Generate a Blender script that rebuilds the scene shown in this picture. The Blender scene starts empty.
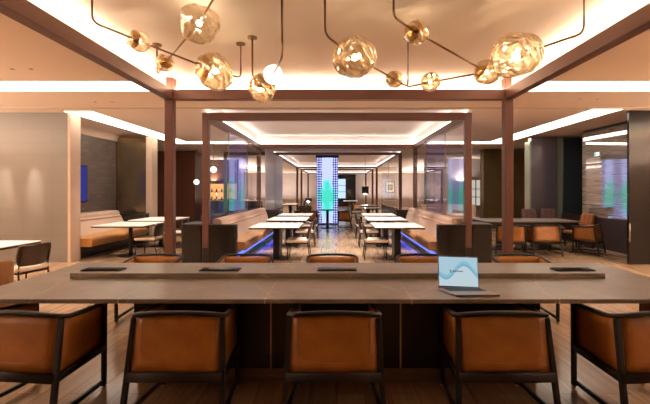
import bpy, bmesh, math, random
from mathutils import Vector, Matrix
random.seed(7)
PI = math.pi
scene = bpy.context.scene
COL = scene.collection

# ------------------------------------------------------------------ camera
F = 397.0            # focal length in pixels of the 650 px wide picture
CAM_Z = 1.52
VX, VY = 337.0, 190.0
cd = bpy.data.cameras.new('camera')
cam = bpy.data.objects.new('camera', cd)
COL.objects.link(cam)
cam.location = (0, 0, CAM_Z)
cam.rotation_euler = (PI / 2, 0, 0)
cd.sensor_width = 36.0
cd.lens = F / 650.0 * 36.0
cd.shift_x = -(VX - 325.0) / 650.0
cd.shift_y = -(202.0 - VY) / 650.0
cd.clip_start = 0.05
cd.clip_end = 200
scene.camera = cam


def at(px, py, fd):
    """a point seen at (px, py) whose scale is fd pixels per metre"""
    return Vector(((px - VX) / fd, F / fd, CAM_Z + (VY - py) / fd))


# ------------------------------------------------------------------ materials
def mat(name):
    m = bpy.data.materials.new(name)
    m.use_nodes = True
    nt = m.node_tree
    nt.nodes.clear()
    out = nt.nodes.new('ShaderNodeOutputMaterial')
    return m, nt, out


def nd(nt, typ, **kw):
    n = nt.nodes.new(typ)
    for k, v in kw.items():
        setattr(n, k, v)
    return n


def setin(n, name, v):
    if len(v) == 3 if isinstance(v, (tuple, list)) else False:
        try:
            n.inputs[name].default_value = (*v, 1)
            return
        except Exception:
            pass
    n.inputs[name].default_value = v


def ramp(nt, fac, stops):
    r = nd(nt, 'ShaderNodeValToRGB')
    e = r.color_ramp.elements
    while len(e) < len(stops):
        e.new(0.5)
    for i, (p, c) in enumerate(stops):
        e[i].position = p
        e[i].color = (*c, 1)
    nt.links.new(fac, r.inputs[0])
    return r.outputs[0]


def pbr(name, col, rough=0.5, metal=0.0, noise=None, bump=None, spec=0.5, coat=0.0, stretch=None, rnoise=0.0):
    """noise=(scale, other colour); bump=(scale, strength)"""
    m, nt, out = mat(name)
    b = nd(nt, 'ShaderNodeBsdfPrincipled')
    nt.links.new(b.outputs[0], out.inputs[0])
    setin(b, 'Base Color', col)
    b.inputs['Roughness'].default_value = rough
    b.inputs['Metallic'].default_value = metal
    b.inputs['Specular IOR Level'].default_value = spec
    b.inputs['Coat Weight'].default_value = coat
    b.inputs['Coat Roughness'].default_value = 0.1
    tc = nd(nt, 'ShaderNodeTexCoord')
    vec = tc.outputs['Object']
    if stretch:
        mp = nd(nt, 'ShaderNodeMapping')
        mp.inputs['Scale'].default_value = stretch
        nt.links.new(vec, mp.inputs[0])
        vec = mp.outputs[0]
    if noise:
        n = nd(nt, 'ShaderNodeTexNoise')
        n.inputs['Scale'].default_value = noise[0]
        n.inputs['Detail'].default_value = 6
        nt.links.new(vec, n.inputs['Vector'])
        c = ramp(nt, n.outputs[0], [(0.32, noise[1]), (0.68, col)])
        nt.links.new(c, b.inputs['Base Color'])
        if rnoise:
            ma = nd(nt, 'ShaderNodeMath', operation='MULTIPLY_ADD')
            ma.inputs[1].default_value = rnoise
            ma.inputs[2].default_value = rough - rnoise / 2
            nt.links.new(n.outputs[0], ma.inputs[0])
            nt.links.new(ma.outputs[0], b.inputs['Roughness'])
    if bump:
        n2 = nd(nt, 'ShaderNodeTexNoise')
        n2.inputs['Scale'].default_value = bump[0]
        n2.inputs['Detail'].default_value = 3
        nt.links.new(vec, n2.inputs['Vector'])
        bp = nd(nt, 'ShaderNodeBump')
        bp.inputs['Strength'].default_value = bump[1]
        bp.inputs['Distance'].default_value = 0.01
        nt.links.new(n2.outputs[0], bp.inputs['Height'])
        nt.links.new(bp.outputs[0], b.inputs['Normal'])
    return m


def emit(name, col, s):
    m, nt, out = mat(name)
    e = nd(nt, 'ShaderNodeEmission')
    setin(e, 'Color', col)
    e.inputs['Strength'].default_value = s
    nt.links.new(e.outputs[0], out.inputs[0])
    return m


def pane(name, tint, ior, gloss_col=(1, 1, 1), rough=0.0, haze=0.0, haze_col=(0.8, 0.8, 0.9)):
    m, nt, out = mat(name)
    t = nd(nt, 'ShaderNodeBsdfTransparent')
    setin(t, 'Color', tint)
    g = nd(nt, 'ShaderNodeBsdfGlossy')
    setin(g, 'Color', gloss_col)
    g.inputs['Roughness'].default_value = rough
    lw = nd(nt, 'ShaderNodeLayerWeight')
    lw.inputs['Blend'].default_value = 0.5
    r0 = ((ior - 1) / (ior + 1)) ** 2
    pw = nd(nt, 'ShaderNodeMath', operation='POWER')
    pw.inputs[1].default_value = 5.0
    nt.links.new(lw.outputs['Facing'], pw.inputs[0])
    fr = nd(nt, 'ShaderNodeMath', operation='MULTIPLY_ADD')
    fr.inputs[1].default_value = (1 - r0) * min(1.0, r0 / 0.03)
    fr.inputs[2].default_value = r0
    nt.links.new(pw.outputs[0], fr.inputs[0])
    mx = nd(nt, 'ShaderNodeMixShader')
    nt.links.new(fr.outputs[0], mx.inputs[0])
    body = t.outputs[0]
    if haze:
        d = nd(nt, 'ShaderNodeBsdfTranslucent')
        setin(d, 'Color', haze_col)
        d2 = nd(nt, 'ShaderNodeBsdfDiffuse')
        setin(d2, 'Color', haze_col)
        ad = nd(nt, 'ShaderNodeMixShader')
        ad.inputs[0].default_value = 0.5
        nt.links.new(d.outputs[0], ad.inputs[1])
        nt.links.new(d2.outputs[0], ad.inputs[2])
        m2 = nd(nt, 'ShaderNodeMixShader')
        m2.inputs[0].default_value = haze
        nt.links.new(t.outputs[0], m2.inputs[1])
        nt.links.new(ad.outputs[0], m2.inputs[2])
        body = m2.outputs[0]
    nt.links.new(body, mx.inputs[1])
    nt.links.new(g.outputs[0], mx.inputs[2])
    nt.links.new(mx.outputs[0], out.inputs[0])
    return m


def mat_floor():
    m, nt, out = mat('oak_planks')
    b = nd(nt, 'ShaderNodeBsdfPrincipled')
    nt.links.new(b.outputs[0], out.inputs[0])
    tc = nd(nt, 'ShaderNodeTexCoord')
    mp = nd(nt, 'ShaderNodeMapping')
    mp.inputs['Rotation'].default_value = (0, 0, PI / 2)
    nt.links.new(tc.outputs['Object'], mp.inputs[0])
    br = nd(nt, 'ShaderNodeTexBrick')
    br.inputs['Scale'].default_value = 1.0
    br.inputs['Brick Width'].default_value = 1.25
    br.inputs['Row Height'].default_value = 0.2
    br.inputs['Mortar Size'].default_value = 0.0025
    br.inputs['Mortar Smooth'].default_value = 0.3
    br.inputs['Bias'].default_value = 0.0
    br.offset = 0.37
    setin(br, 'Color1', (0.49, 0.345, 0.225))
    setin(br, 'Color2', (0.37, 0.245, 0.152))
    setin(br, 'Mortar', (0.17, 0.10, 0.06))
    nt.links.new(mp.outputs[0], br.inputs['Vector'])
    mp2 = nd(nt, 'ShaderNodeMapping')
    mp2.inputs['Scale'].default_value = (9, 0.8, 1)
    nt.links.new(tc.outputs['Object'], mp2.inputs[0])
    n = nd(nt, 'ShaderNodeTexNoise')
    n.inputs['Scale'].default_value = 2.2
    n.inputs['Detail'].default_value = 8
    n.inputs['Distortion'].default_value = 0.6
    nt.links.new(mp2.outputs[0], n.inputs['Vector'])
    g = ramp(nt, n.outputs[0], [(0.3, (0.62, 0.58, 0.55)), (0.65, (1, 1, 1))])
    mx = nd(nt, 'ShaderNodeMix', data_type='RGBA', blend_type='MULTIPLY')
    mx.inputs[0].default_value = 0.85
    nt.links.new(br.outputs[0], mx.inputs[6])
    nt.links.new(g, mx.inputs[7])
    nt.links.new(mx.outputs[2], b.inputs['Base Color'])
    b.inputs['Roughness'].default_value = 0.21
    return m


def mat_counter():
    m, nt, out = mat('taupe_marble')
    b = nd(nt, 'ShaderNodeBsdfPrincipled')
    nt.links.new(b.outputs[0], out.inputs[0])
    b.inputs['Roughness'].default_value = 0.3
    tc = nd(nt, 'ShaderNodeTexCoord')
    n = nd(nt, 'ShaderNodeTexNoise')
    n.inputs['Scale'].default_value = 2.4
    n.inputs['Detail'].default_value = 9
    n.inputs['Roughness'].default_value = 0.65
    n.inputs['Distortion'].default_value = 0.8
    nt.links.new(tc.outputs['Object'], n.inputs['Vector'])
    base = ramp(nt, n.outputs[0], [(0.3, (0.165, 0.142, 0.121)), (0.52, (0.215, 0.187, 0.160)), (0.75, (0.285, 0.248, 0.212))])
    # thin pale veins running diagonally
    va = nd(nt, 'ShaderNodeVectorMath', operation='ADD')
    n3 = nd(nt, 'ShaderNodeTexNoise')
    n3.inputs['Scale'].default_value = 3.0
    nt.links.new(tc.outputs['Object'], n3.inputs['Vector'])
    sc = nd(nt, 'ShaderNodeVectorMath', operation='SCALE')
    sc.inputs['Scale'].default_value = 0.22
    nt.links.new(n3.outputs[1], sc.inputs[0])
    nt.links.new(tc.outputs['Object'], va.inputs[0])
    nt.links.new(sc.outputs[0], va.inputs[1])
    vo = nd(nt, 'ShaderNodeTexVoronoi', feature='DISTANCE_TO_EDGE')
    vo.inputs['Scale'].default_value = 0.95
    nt.links.new(va.outputs[0], vo.inputs['Vector'])
    v = ramp(nt, vo.outputs['Distance'], [(0.0, (0.32, 0.32, 0.32)), (0.009, (0, 0, 0))])
    mx = nd(nt, 'ShaderNodeMix', data_type='RGBA')
    nt.links.new(v, mx.inputs[0])
    nt.links.new(base, mx.inputs[6])
    mx.inputs[7].default_value = (0.50, 0.43, 0.36, 1)
    nt.links.new(mx.outputs[2], b.inputs['Base Color'])
    return m


def mat_tiles(name, c1, c2, mortar, w, h, rough, msize=0.006, bumpk=0.25, spec=0.5, rot=(PI / 2, 0, 0), metal=0.0):
    m, nt, out = mat(name)
    b = nd(nt, 'ShaderNodeBsdfPrincipled')
    nt.links.new(b.outputs[0], out.inputs[0])
    b.inputs['Roughness'].default_value = rough
    b.inputs['Metallic'].default_value = metal
    b.inputs['Specular IOR Level'].default_value = spec
    tc = nd(nt, 'ShaderNodeTexCoord')
    mp = nd(nt, 'ShaderNodeMapping', vector_type='TEXTURE')
    mp.inputs['Rotation'].default_value = rot
    nt.links.new(tc.outputs['Object'], mp.inputs[0])
    br = nd(nt, 'ShaderNodeTexBrick')
    br.inputs['Scale'].default_value = 1.0
    br.inputs['Brick Width'].default_value = w
    br.inputs['Row Height'].default_value = h
    br.inputs['Mortar Size'].default_value = msize
    br.inputs['Mortar Smooth'].default_value = 0.4
    setin(br, 'Color1', c1)
    setin(br, 'Color2', c2)
    setin(br, 'Mortar', mortar)
    nt.links.new(mp.outputs[0], br.inputs['Vector'])
    nt.links.new(br.outputs[0], b.inputs['Base Color'])
    n = nd(nt, 'ShaderNodeTexNoise')
    n.inputs['Scale'].default_value = 4.0
    n.inputs['Detail'].default_value = 5
    nt.links.new(tc.outputs['Object'], n.inputs['Vector'])
    ad = nd(nt, 'ShaderNodeMath', operation='MULTIPLY_ADD')
    ad.inputs[1].default_value = -1.0
    nt.links.new(br.outputs['Fac'], ad.inputs[0])
    nt.links.new(n.outputs[0], ad.inputs[2])
    bp = nd(nt, 'ShaderNodeBump')
    bp.inputs['Strength'].default_value = bumpk
    bp.inputs['Distance'].default_value = 0.01
    nt.links.new(ad.outputs[0], bp.inputs['Height'])
    nt.links.new(bp.outputs[0], b.inputs['Normal'])
    return m


def mat_column():
    """luminous panel: pale lavender, dark dotted margins, teal hill in the middle (UV in metres)"""
    m, nt, out = mat('lit_dotted_panel')
    e = nd(nt, 'ShaderNodeEmission')
    nt.links.new(e.outputs[0], out.inputs[0])
    uv = nd(nt, 'ShaderNodeUVMap')
    sep = nd(nt, 'ShaderNodeSeparateXYZ')
    nt.links.new(uv.outputs[0], sep.inputs[0])
    n = nd(nt, 'ShaderNodeTexNoise')
    n.inputs['Scale'].default_value = 3.2
    n.inputs['Detail'].default_value = 4
    nt.links.new(uv.outputs[0], n.inputs['Vector'])

    def M(op, a, b=None, c=None):
        k = nd(nt, 'ShaderNodeMath', operation=op)
        for i, v in enumerate((a, b, c)):
            if v is None:
                continue
            if isinstance(v, (int, float)):
                k.inputs[i].default_value = v
            else:
                nt.links.new(v, k.inputs[i])
        return k.outputs[0]
    x, z = sep.outputs[0], sep.outputs[1]
    ax = M('ABSOLUTE', x)
    # teal hill: |x|*1.9 + |z-1.15|*.55 + noise < .5
    hz = M('ABSOLUTE', M('SUBTRACT', z, 1.15))
    hv = M('ADD', M('ADD', M('MULTIPLY', ax, 0.95), M('MULTIPLY', hz, 0.52)), M('MULTIPLY', n.outputs[0], 0.75))
    teal = ramp(nt, hv, [(0.60, (0.06, 0.60, 0.46)), (0.80, (0.18, 0.70, 0.78)), (0.95, (0.50, 0.55, 1.0))])
    # dots
    g = 0.105
    fx = M('SUBTRACT', M('FRACT', M('MULTIPLY', x, 1 / g)), 0.5)
    fz = M('SUBTRACT', M('FRACT', M('MULTIPLY', z, 1 / g)), 0.5)
    r2 = M('ADD', M('MULTIPLY', fx, fx), M('MULTIPLY', fz, fz))
    dot = M('LESS_THAN', r2, 0.19)
    mar = M('GREATER_THAN', M('ADD', ax, M('MULTIPLY', n.outputs[0], 0.16)), 0.33)
    k = M('MULTIPLY', dot, M('MAXIMUM', mar, 0.08))
    mx = nd(nt, 'ShaderNodeMix', data_type='RGBA')
    nt.links.new(k, mx.inputs[0])
    nt.links.new(teal, mx.inputs[6])
    mx.inputs[7].default_value = (0.03, 0.035, 0.16, 1)
    nt.links.new(mx.outputs[2], e.inputs['Color'])
    e.inputs['Strength'].default_value = 0.50
    return m


def mat_laptop_screen():
    m, nt, out = mat('laptop_wave_picture')
    e = nd(nt, 'ShaderNodeEmission')
    nt.links.new(e.outputs[0], out.inputs[0])
    uv = nd(nt, 'ShaderNodeUVMap')
    sep = nd(nt, 'ShaderNodeSeparateXYZ')
    nt.links.new(uv.outputs[0], sep.inputs[0])
    a = nd(nt, 'ShaderNodeMath', operation='MULTIPLY_ADD')
    a.inputs[1].default_value = 4.6
    a.inputs[2].default_value = -2.75
    nt.links.new(sep.outputs[0], a.inputs[0])
    b = nd(nt, 'ShaderNodeMath', operation='SINE')
    nt.links.new(a.outputs[0], b.inputs[0])
    k = nd(nt, 'ShaderNodeMath', operation='MULTIPLY_ADD')
    k.inputs[1].default_value = -0.24
    nt.links.new(b.outputs[0], k.inputs[0])
    nt.links.new(sep.outputs[1], k.inputs[2])
    c = ramp(nt, k.outputs[0], [(0.0, (0.60, 0.74, 0.80)), (0.44, (0.60, 0.74, 0.80)), (0.47, (0.20, 0.48, 0.66)), (0.62, (0.33, 0.62, 0.76)), (0.66, (0.48, 0.68, 0.78)), (1.0, (0.46, 0.68, 0.80))])
    nt.links.new(c, e.inputs['Color'])
    e.inputs['Strength'].default_value = 0.30
    return m


def mat_globe(name, tint, gloss, base):
    """blown glass with swirls of a thin gold coating"""
    m, nt, out = mat(name)
    t = nd(nt, 'ShaderNodeBsdfTransparent')
    setin(t, 'Color', tint)
    rf = nd(nt, 'ShaderNodeBsdfRefraction')
    setin(rf, 'Color', tint)
    rf.inputs['IOR'].default_value = 1.22
    rf.inputs['Roughness'].default_value = 0.0
    g = nd(nt, 'ShaderNodeBsdfGlossy')
    setin(g, 'Color', gloss)
    g.inputs['Roughness'].default_value = 0.06
    tc = nd(nt, 'ShaderNodeTexCoord')
    w = nd(nt, 'ShaderNodeTexWave', wave_type='BANDS', bands_direction='DIAGONAL')
    w.inputs['Scale'].default_value = 4.2
    w.inputs['Distortion'].default_value = 9.0
    w.inputs['Detail'].default_value = 2.0
    w.inputs['Detail Scale'].default_value = 0.9
    nt.links.new(tc.outputs['Object'], w.inputs['Vector'])
    bp = nd(nt, 'ShaderNodeBump')
    bp.inputs['Strength'].default_value = 0.55
    bp.inputs['Distance'].default_value = 0.02
    nt.links.new(w.outputs[1], bp.inputs['Height'])
    for n_ in (g, rf):
        nt.links.new(bp.outputs[0], n_.inputs['Normal'])
    m1 = nd(nt, 'ShaderNodeMixShader')
    m1.inputs[0].default_value = 0.45
    nt.links.new(t.outputs[0], m1.inputs[1])
    nt.links.new(rf.outputs[0], m1.inputs[2])
    lw = nd(nt, 'ShaderNodeLayerWeight')
    lw.inputs['Blend'].default_value = 0.3
    ma = nd(nt, 'ShaderNodeMath', operation='MULTIPLY_ADD')
    ma.inputs[1].default_value = 0.8
    nt.links.new(lw.outputs['Facing'], ma.inputs[0])
    sw = nd(nt, 'ShaderNodeMapRange')
    sw.inputs['From Min'].default_value = 0.35
    sw.inputs['From Max'].default_value = 0.75
    sw.inputs['To Min'].default_value = 0.02
    sw.inputs['To Max'].default_value = base * 2.2
    nt.links.new(w.outputs[1], sw.inputs[0])
    nt.links.new(sw.outputs[0], ma.inputs[2])
    ma.use_clamp = True
    mx = nd(nt, 'ShaderNodeMixShader')
    nt.links.new(ma.outputs[0], mx.inputs[0])
    nt.links.new(m1.outputs[0], mx.inputs[1])
    nt.links.new(g.outputs[0], mx.inputs[2])
    nt.links.new(mx.outputs[0], out.inputs[0])
    return m


WARM = (1.0, 0.80, 0.62)
K = {}
K['floor'] = mat_floor()
K['ceiling'] = pbr('ceiling_plaster', (0.80, 0.67, 0.54), 0.85, noise=(0.6, (0.78, 0.65, 0.52)))
K['coffer'] = pbr('white_coffer_plaster', (0.84, 0.78, 0.74), 0.85, noise=(0.6, (0.82, 0.76, 0.72)))
K['frame'] = pbr('bronze_brown_lacquer', (0.138, 0.062, 0.045), 0.40, metal=0.15, bump=(60, 0.03))
K['leather'] = pbr('tan_leather', (0.36, 0.140, 0.022), 0.42, noise=(9, (0.28, 0.100, 0.014)), bump=(90, 0.12))
K['leather2'] = pbr('saddle_leather', (0.36, 0.125, 0.035), 0.45, noise=(9, (0.28, 0.09, 0.024)), bump=(90, 0.12))
K['darkwood'] = pbr('ebonised_wood', (0.014, 0.010, 0.009), 0.5, spec=0.3, noise=(14, (0.011, 0.008, 0.007)), stretch=(1, 1, 0.1))
K['walnut'] = pbr('walnut_ply', (0.050, 0.022, 0.012), 0.35, noise=(6, (0.032, 0.014, 0.008)), stretch=(1, 1, 6), coat=0.3)
K['counter'] = mat_counter()
K['seam'] = pbr('pale_brass_inlay', (0.62, 0.46, 0.30), 0.35, metal=0.3)
K['basepanel'] = pbr('dark_bronze_panel', (0.011, 0.008, 0.007), 0.34, noise=(3, (0.008, 0.006, 0.0055)))
K['plinth'] = pbr('brushed_plinth_metal', (0.42, 0.37, 0.29), 0.28, metal=0.9, noise=(30, (0.34, 0.30, 0.235)), stretch=(0.05, 1, 1))
K['black'] = pbr('black_metal', (0.018, 0.016, 0.016), 0.4, metal=0.4)
K['tray'] = pbr('black_glass', (0.012, 0.012, 0.014), 0.12)
K['white_top'] = pbr('white_laminate', (0.90, 0.87, 0.85), 0.32, noise=(3, (0.87, 0.84, 0.82)))
K['stone_top'] = pbr('grey_stone_top', (0.24, 0.20, 0.18), 0.3, noise=(5, (0.17, 0.14, 0.125)))
K['cream'] = pbr('cream_upholstery', (0.84, 0.74, 0.64), 0.8, noise=(20, (0.78, 0.68, 0.58)), bump=(200, 0.1))
K['beige'] = pbr('beige_upholstery', (0.66, 0.51, 0.42), 0.65, noise=(6, (0.61, 0.46, 0.375)), bump=(160, 0.08))
K['seat_tan'] = pbr('light_tan_leather', (0.52, 0.29, 0.15), 0.5, noise=(6, (0.46, 0.25, 0.125)), bump=(120, 0.08))
K['seat_ochre'] = pbr('ochre_leather', (0.56, 0.27, 0.085), 0.42, noise=(6, (0.50, 0.23, 0.07)), bump=(120, 0.08))
K['plum'] = pbr('plum_brown_upholstery', (0.17, 0.085, 0.078), 0.6, noise=(8, (0.13, 0.065, 0.06)))
K['tub_tan'] = pbr('honey_upholstery', (0.34, 0.165, 0.055), 0.6, noise=(10, (0.28, 0.13, 0.042)), bump=(120, 0.1))
K['navy'] = pbr('navy_panel_and_light_tint', (0.03, 0.045, 0.16), 0.6, noise=(8, (0.02, 0.035, 0.12)))
K['cabinet'] = pbr('black_brown_lacquer', (0.016, 0.0135, 0.012), 0.2, noise=(2, (0.012, 0.010, 0.009)), coat=0.2)
K['stone_wall'] = mat_tiles('taupe_wall_tiles', (0.19, 0.172, 0.155), (0.178, 0.161, 0.145), (0.155, 0.14, 0.126), 1.2, 0.28, 0.42, 0.006, 0.2)
K['pale_trim'] = pbr('pale_stone_trim', (0.56, 0.43, 0.33), 0.5, noise=(4, (0.52, 0.39, 0.3)))
K['dark_tile'] = mat_tiles('dark_glazed_tiles', (0.16, 0.135, 0.125), (0.11, 0.09, 0.085), (0.06, 0.05, 0.045), 0.3, 0.1, 0.28, 0.005, 0.5, rot=(PI / 2, 0, PI / 2))
K['brass_panel'] = pbr('antique_brass_panel', (0.42, 0.34, 0.22), 0.2, metal=0.85, noise=(1.5, (0.26, 0.2, 0.125)), bump=(25, 0.05))
K['brown_wall'] = pbr('dark_red_brown_veneer', (0.18, 0.07, 0.038), 0.3, noise=(5, (0.13, 0.05, 0.027)), stretch=(4, 4, 0.3))
K['bronze_glass'] = pbr('bronze_mirror_panel', (0.22, 0.15, 0.07), 0.22, metal=0.5, noise=(1.2, (0.17, 0.115, 0.05)), bump=(6, 0.04))
K['violet_panel'] = pbr('smoked_violet_panel', (0.30, 0.26, 0.30), 0.10, metal=0.6, noise=(12, (0.23, 0.20, 0.24)), stretch=(1, 1, 8), bump=(12, 0.06))
K['teal_panel'] = pbr('smoked_teal_panel', (0.075, 0.10, 0.12), 0.16, metal=0.5, noise=(12, (0.055, 0.075, 0.09)), stretch=(1, 1, 8))
K['smoke_wall'] = pbr('smoked_gloss_panel', (0.020, 0.017, 0.016), 0.13, metal=0.1, spec=0.35, noise=(10, (0.014, 0.012, 0.011)), stretch=(0.2, 0.2, 8), bump=(9, 0.05))
def mat_grey_glass():
    m, nt, out = mat('grey_lined_glass')
    tc = nd(nt, 'ShaderNodeTexCoord')
    mp = nd(nt, 'ShaderNodeMapping')
    mp.inputs['Scale'].default_value = (0.1, 0.25, 9.0)
    nt.links.new(tc.outputs['Object'], mp.inputs[0])
    n = nd(nt, 'ShaderNodeTexNoise')
    n.inputs['Scale'].default_value = 3.0
    n.inputs['Detail'].default_value = 3
    nt.links.new(mp.outputs[0], n.inputs['Vector'])
    d = nd(nt, 'ShaderNodeBsdfDiffuse')
    nt.links.new(ramp(nt, n.outputs[0], [(0.35, (0.22, 0.19, 0.165)), (0.65, (0.33, 0.29, 0.25))]), d.inputs['Color'])
    g = nd(nt, 'ShaderNodeBsdfGlossy')
    g.inputs['Roughness'].default_value = 0.03
    setin(g, 'Color', (0.9, 0.9, 0.95))
    mx = nd(nt, 'ShaderNodeMixShader')
    mx.inputs[0].default_value = 0.42
    nt.links.new(d.outputs[0], mx.inputs[1])
    nt.links.new(g.outputs[0], mx.inputs[2])
    nt.links.new(mx.outputs[0], out.inputs[0])
    return m


K['grey_glass'] = mat_grey_glass()
K['wainscot'] = pbr('aubergine_wainscot', (0.042, 0.025, 0.026), 0.4, noise=(4, (0.034, 0.02, 0.021)))
K['back_wall'] = pbr('rose_beige_plaster', (0.50, 0.42, 0.385), 0.8, noise=(1, (0.47, 0.39, 0.36)))
K['brass'] = pbr('aged_brass', (0.27, 0.165, 0.08), 0.35, metal=0.9)
K['gold_cup'] = pbr('polished_gold_cup', (0.72, 0.49, 0.22), 0.16, metal=1.0, bump=(18, 0.2))
K['globe'] = mat_globe('amber_blown_glass', (0.96, 0.90, 0.76), (1.0, 0.89, 0.70), 0.22)
K['globe_clear'] = mat_globe('clear_blown_glass', (0.97, 0.92, 0.82), (1.0, 0.90, 0.74), 0.12)
K['bulb'] = emit('warm_bulb', (1.0, 0.82, 0.62), 165.0)
K['milk'] = emit('lit_milk_glass', (1.0, 0.88, 0.70), 0.9)
K['slot'] = emit('warm_light_strip', (1.0, 0.82, 0.64), 2.4)
K['cove'] = emit('warm_cove_tape', (1.0, 0.80, 0.62), 13.0)
K['cove_far'] = emit('warm_far_cove_tape', (1.0, 0.86, 0.76), 4.6)
K['cove_third'] = emit('soft_cove_tape', (1.0, 0.86, 0.78), 2.6)
K['blue'] = emit('blue_led_tape', (0.06, 0.11, 1.0), 1.2)
K['glass'] = pane('partition_glass', (0.95, 0.94, 0.97), 1.45)
K['glass_clear'] = pane('clear_low_iron_glass', (0.97, 0.97, 0.97), 1.18)
K['glass_lav'] = pane('lavender_tinted_glass', (0.74, 0.74, 0.97), 1.45, haze=0.12, haze_col=(0.45, 0.44, 0.80))
K['frosted'] = pane('hazy_glass', (0.9, 0.9, 0.95), 1.3, rough=0.25, haze=0.85, haze_col=(0.74, 0.70, 0.78))
K['column'] = mat_column()
K['screen'] = mat_laptop_screen()
K['alu'] = pbr('grey_aluminium', (0.36, 0.33, 0.34), 0.35, metal=0.7)
K['keys'] = pbr('dark_keys', (0.05, 0.045, 0.06), 0.5)
K['ink'] = pbr('dark_ink', (0.02, 0.03, 0.06), 0.6)
K['amber_glow'] = emit('amber_back_light', (1.0, 0.46, 0.15), 0.42)
K['white_glow'] = emit('soft_white_glow', (1.0, 0.90, 0.78), 0.2)
K['cool_glow'] = emit('cool_window_glow', (0.55, 0.75, 1.0), 0.42)
K['blue_screen'] = emit('deep_blue_screen', (0.03, 0.035, 0.19), 0.42)
K['lampshade'] = pbr('black_lampshade', (0.02, 0.017, 0.016), 0.7)
K['mirror_dot'] = pbr('downlight_trim', (0.62, 0.5, 0.4), 0.5)
K['down'] = pbr('unlit_downlight', (0.10, 0.07, 0.05), 0.4)
K['paper'] = pbr('picture_mount', (0.68, 0.62, 0.52), 0.7)
K['art'] = pbr('picture_art', (0.55, 0.36, 0.10), 0.7, noise=(9, (0.10, 0.16, 0.10)))
K['bottle'] = pbr('amber_bottle_glass', (0.10, 0.04, 0.015), 0.1)
K['green_sign'] = emit('exit_green', (0.03, 0.42, 0.20), 0.4)
K['white_sign'] = emit('exit_white', (0.85, 0.97, 1.0), 0.5)


# ------------------------------------------------------------------ mesh helpers
def uvl(bm):
    return bm.loops.layers.uv.verify()


def box(bm, x0, y0, z0, x1, y1, z1, bev=0.0, seg=2):
    if x1 < x0:
        x0, x1 = x1, x0
    b2 = bmesh.new()
    v = [b2.verts.new((x, y, z)) for z in (z0, z1) for y in (y0, y1) for x in (x0, x1)]
    for f in ((0, 2, 3, 1), (4, 5, 7, 6), (0, 1, 5, 4), (2, 6, 7, 3), (0, 4, 6, 2), (1, 3, 7, 5)):
        b2.faces.new([v[i] for i in f])
    if bev > 0:
        bmesh.ops.bevel(b2, geom=b2.edges[:], offset=bev, segments=seg, profile=0.5, affect='EDGES')
    merge(bm, b2)


def merge(bm, b2, M=None):
    mp = {}
    for v in b2.verts:
        mp[v] = bm.verts.new(M @ v.co if M is not None else v.co)
    for f in b2.faces:
        try:
            nf = bm.faces.new([mp[v] for v in f.verts])
            nf.smooth = f.smooth
        except ValueError:
            pass
    b2.free()


def prism(bm, pts, axis, a0, a1, bev=0.0, seg=2):
    """closed 2D outline pts extruded along axis ('x','y','z') from a0 to a1"""
    b2 = bmesh.new()

    def P(p, a):
        if axis == 'x':
            return (a, p[0], p[1])
        if axis == 'y':
            return (p[0], a, p[1])
        return (p[0], p[1], a)
    A = [b2.verts.new(P(p, a0)) for p in pts]
    B = [b2.verts.new(P(p, a1)) for p in pts]
    n = len(pts)
    b2.faces.new(A)
    b2.faces.new(B[::-1])
    for i in range(n):
        b2.faces.new((A[i], B[i], B[(i + 1) % n], A[(i + 1) % n]))
    bmesh.ops.recalc_face_normals(b2, faces=b2.faces[:])
    if bev > 0:
        ed = [e for e in b2.edges if len(e.link_faces) == 2 and e.calc_face_angle(0) > 0.5]
        bmesh.ops.bevel(b2, geom=ed, offset=bev, segments=seg, profile=0.5, affect='EDGES')
    merge(bm, b2)


def sweep(bm, pts, prof, up=(0, 0, 1), closed=False, smooth=True):
    """sweep the 2D profile [(u,v)] along pts; u is sideways, v along 'up'"""
    pts = [Vector(p) for p in pts]
    n = len(pts)
    up = Vector(up)
    rings = []
    for i, p in enumerate(pts):
        if closed:
            t = (pts[(i + 1) % n] - pts[i - 1])
        else:
            t = (pts[min(i + 1, n - 1)] - pts[max(i - 1, 0)])
        t.normalize()
        s = t.cross(up)
        if s.length < 1e-4:
            s = t.cross(Vector((1, 0, 0)))
            if s.length < 1e-4:
                s = t.cross(Vector((0, 1, 0)))
        s.normalize()
        w = s.cross(t).normalized()
        k = 1.0
        if 0 < i < n - 1 or closed:
            a = (pts[i] - pts[i - 1]).normalized()
            b = (pts[(i + 1) % n] - pts[i]).normalized()
            c = max(0.5, math.sqrt(max(0, (1 + a.dot(b)) / 2)))
            k = 1 / c
        rings.append([bm.verts.new(p + s * u * k + w * v) for u, v in prof])
    m = len(prof)
    R = range(n) if closed else range(n - 1)
    for i in R:
        A, B = rings[i], rings[(i + 1) % n]
        for j in range(m):
            f = bm.faces.new((A[j], A[(j + 1) % m], B[(j + 1) % m], B[j]))
            f.smooth = smooth
    if not closed:
        bm.faces.new(rings[0][::-1])
        bm.faces.new(rings[-1])


def circ(r, n=10):
    return [(r * math.cos(2 * PI * i / n), r * math.sin(2 * PI * i / n)) for i in range(n)]


def rect(w, h, c=0.2):
    a, b = w / 2, h / 2
    k = min(a, b) * c * 2 * 0.5
    return [(-a + k, -b), (a - k, -b), (a, -b + k), (a, b - k), (a - k, b), (-a + k, b), (-a, b - k), (-a, -b + k)]


def tube(bm, pts, r, n=10):
    sweep(bm, pts, circ(r, n))


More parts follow.
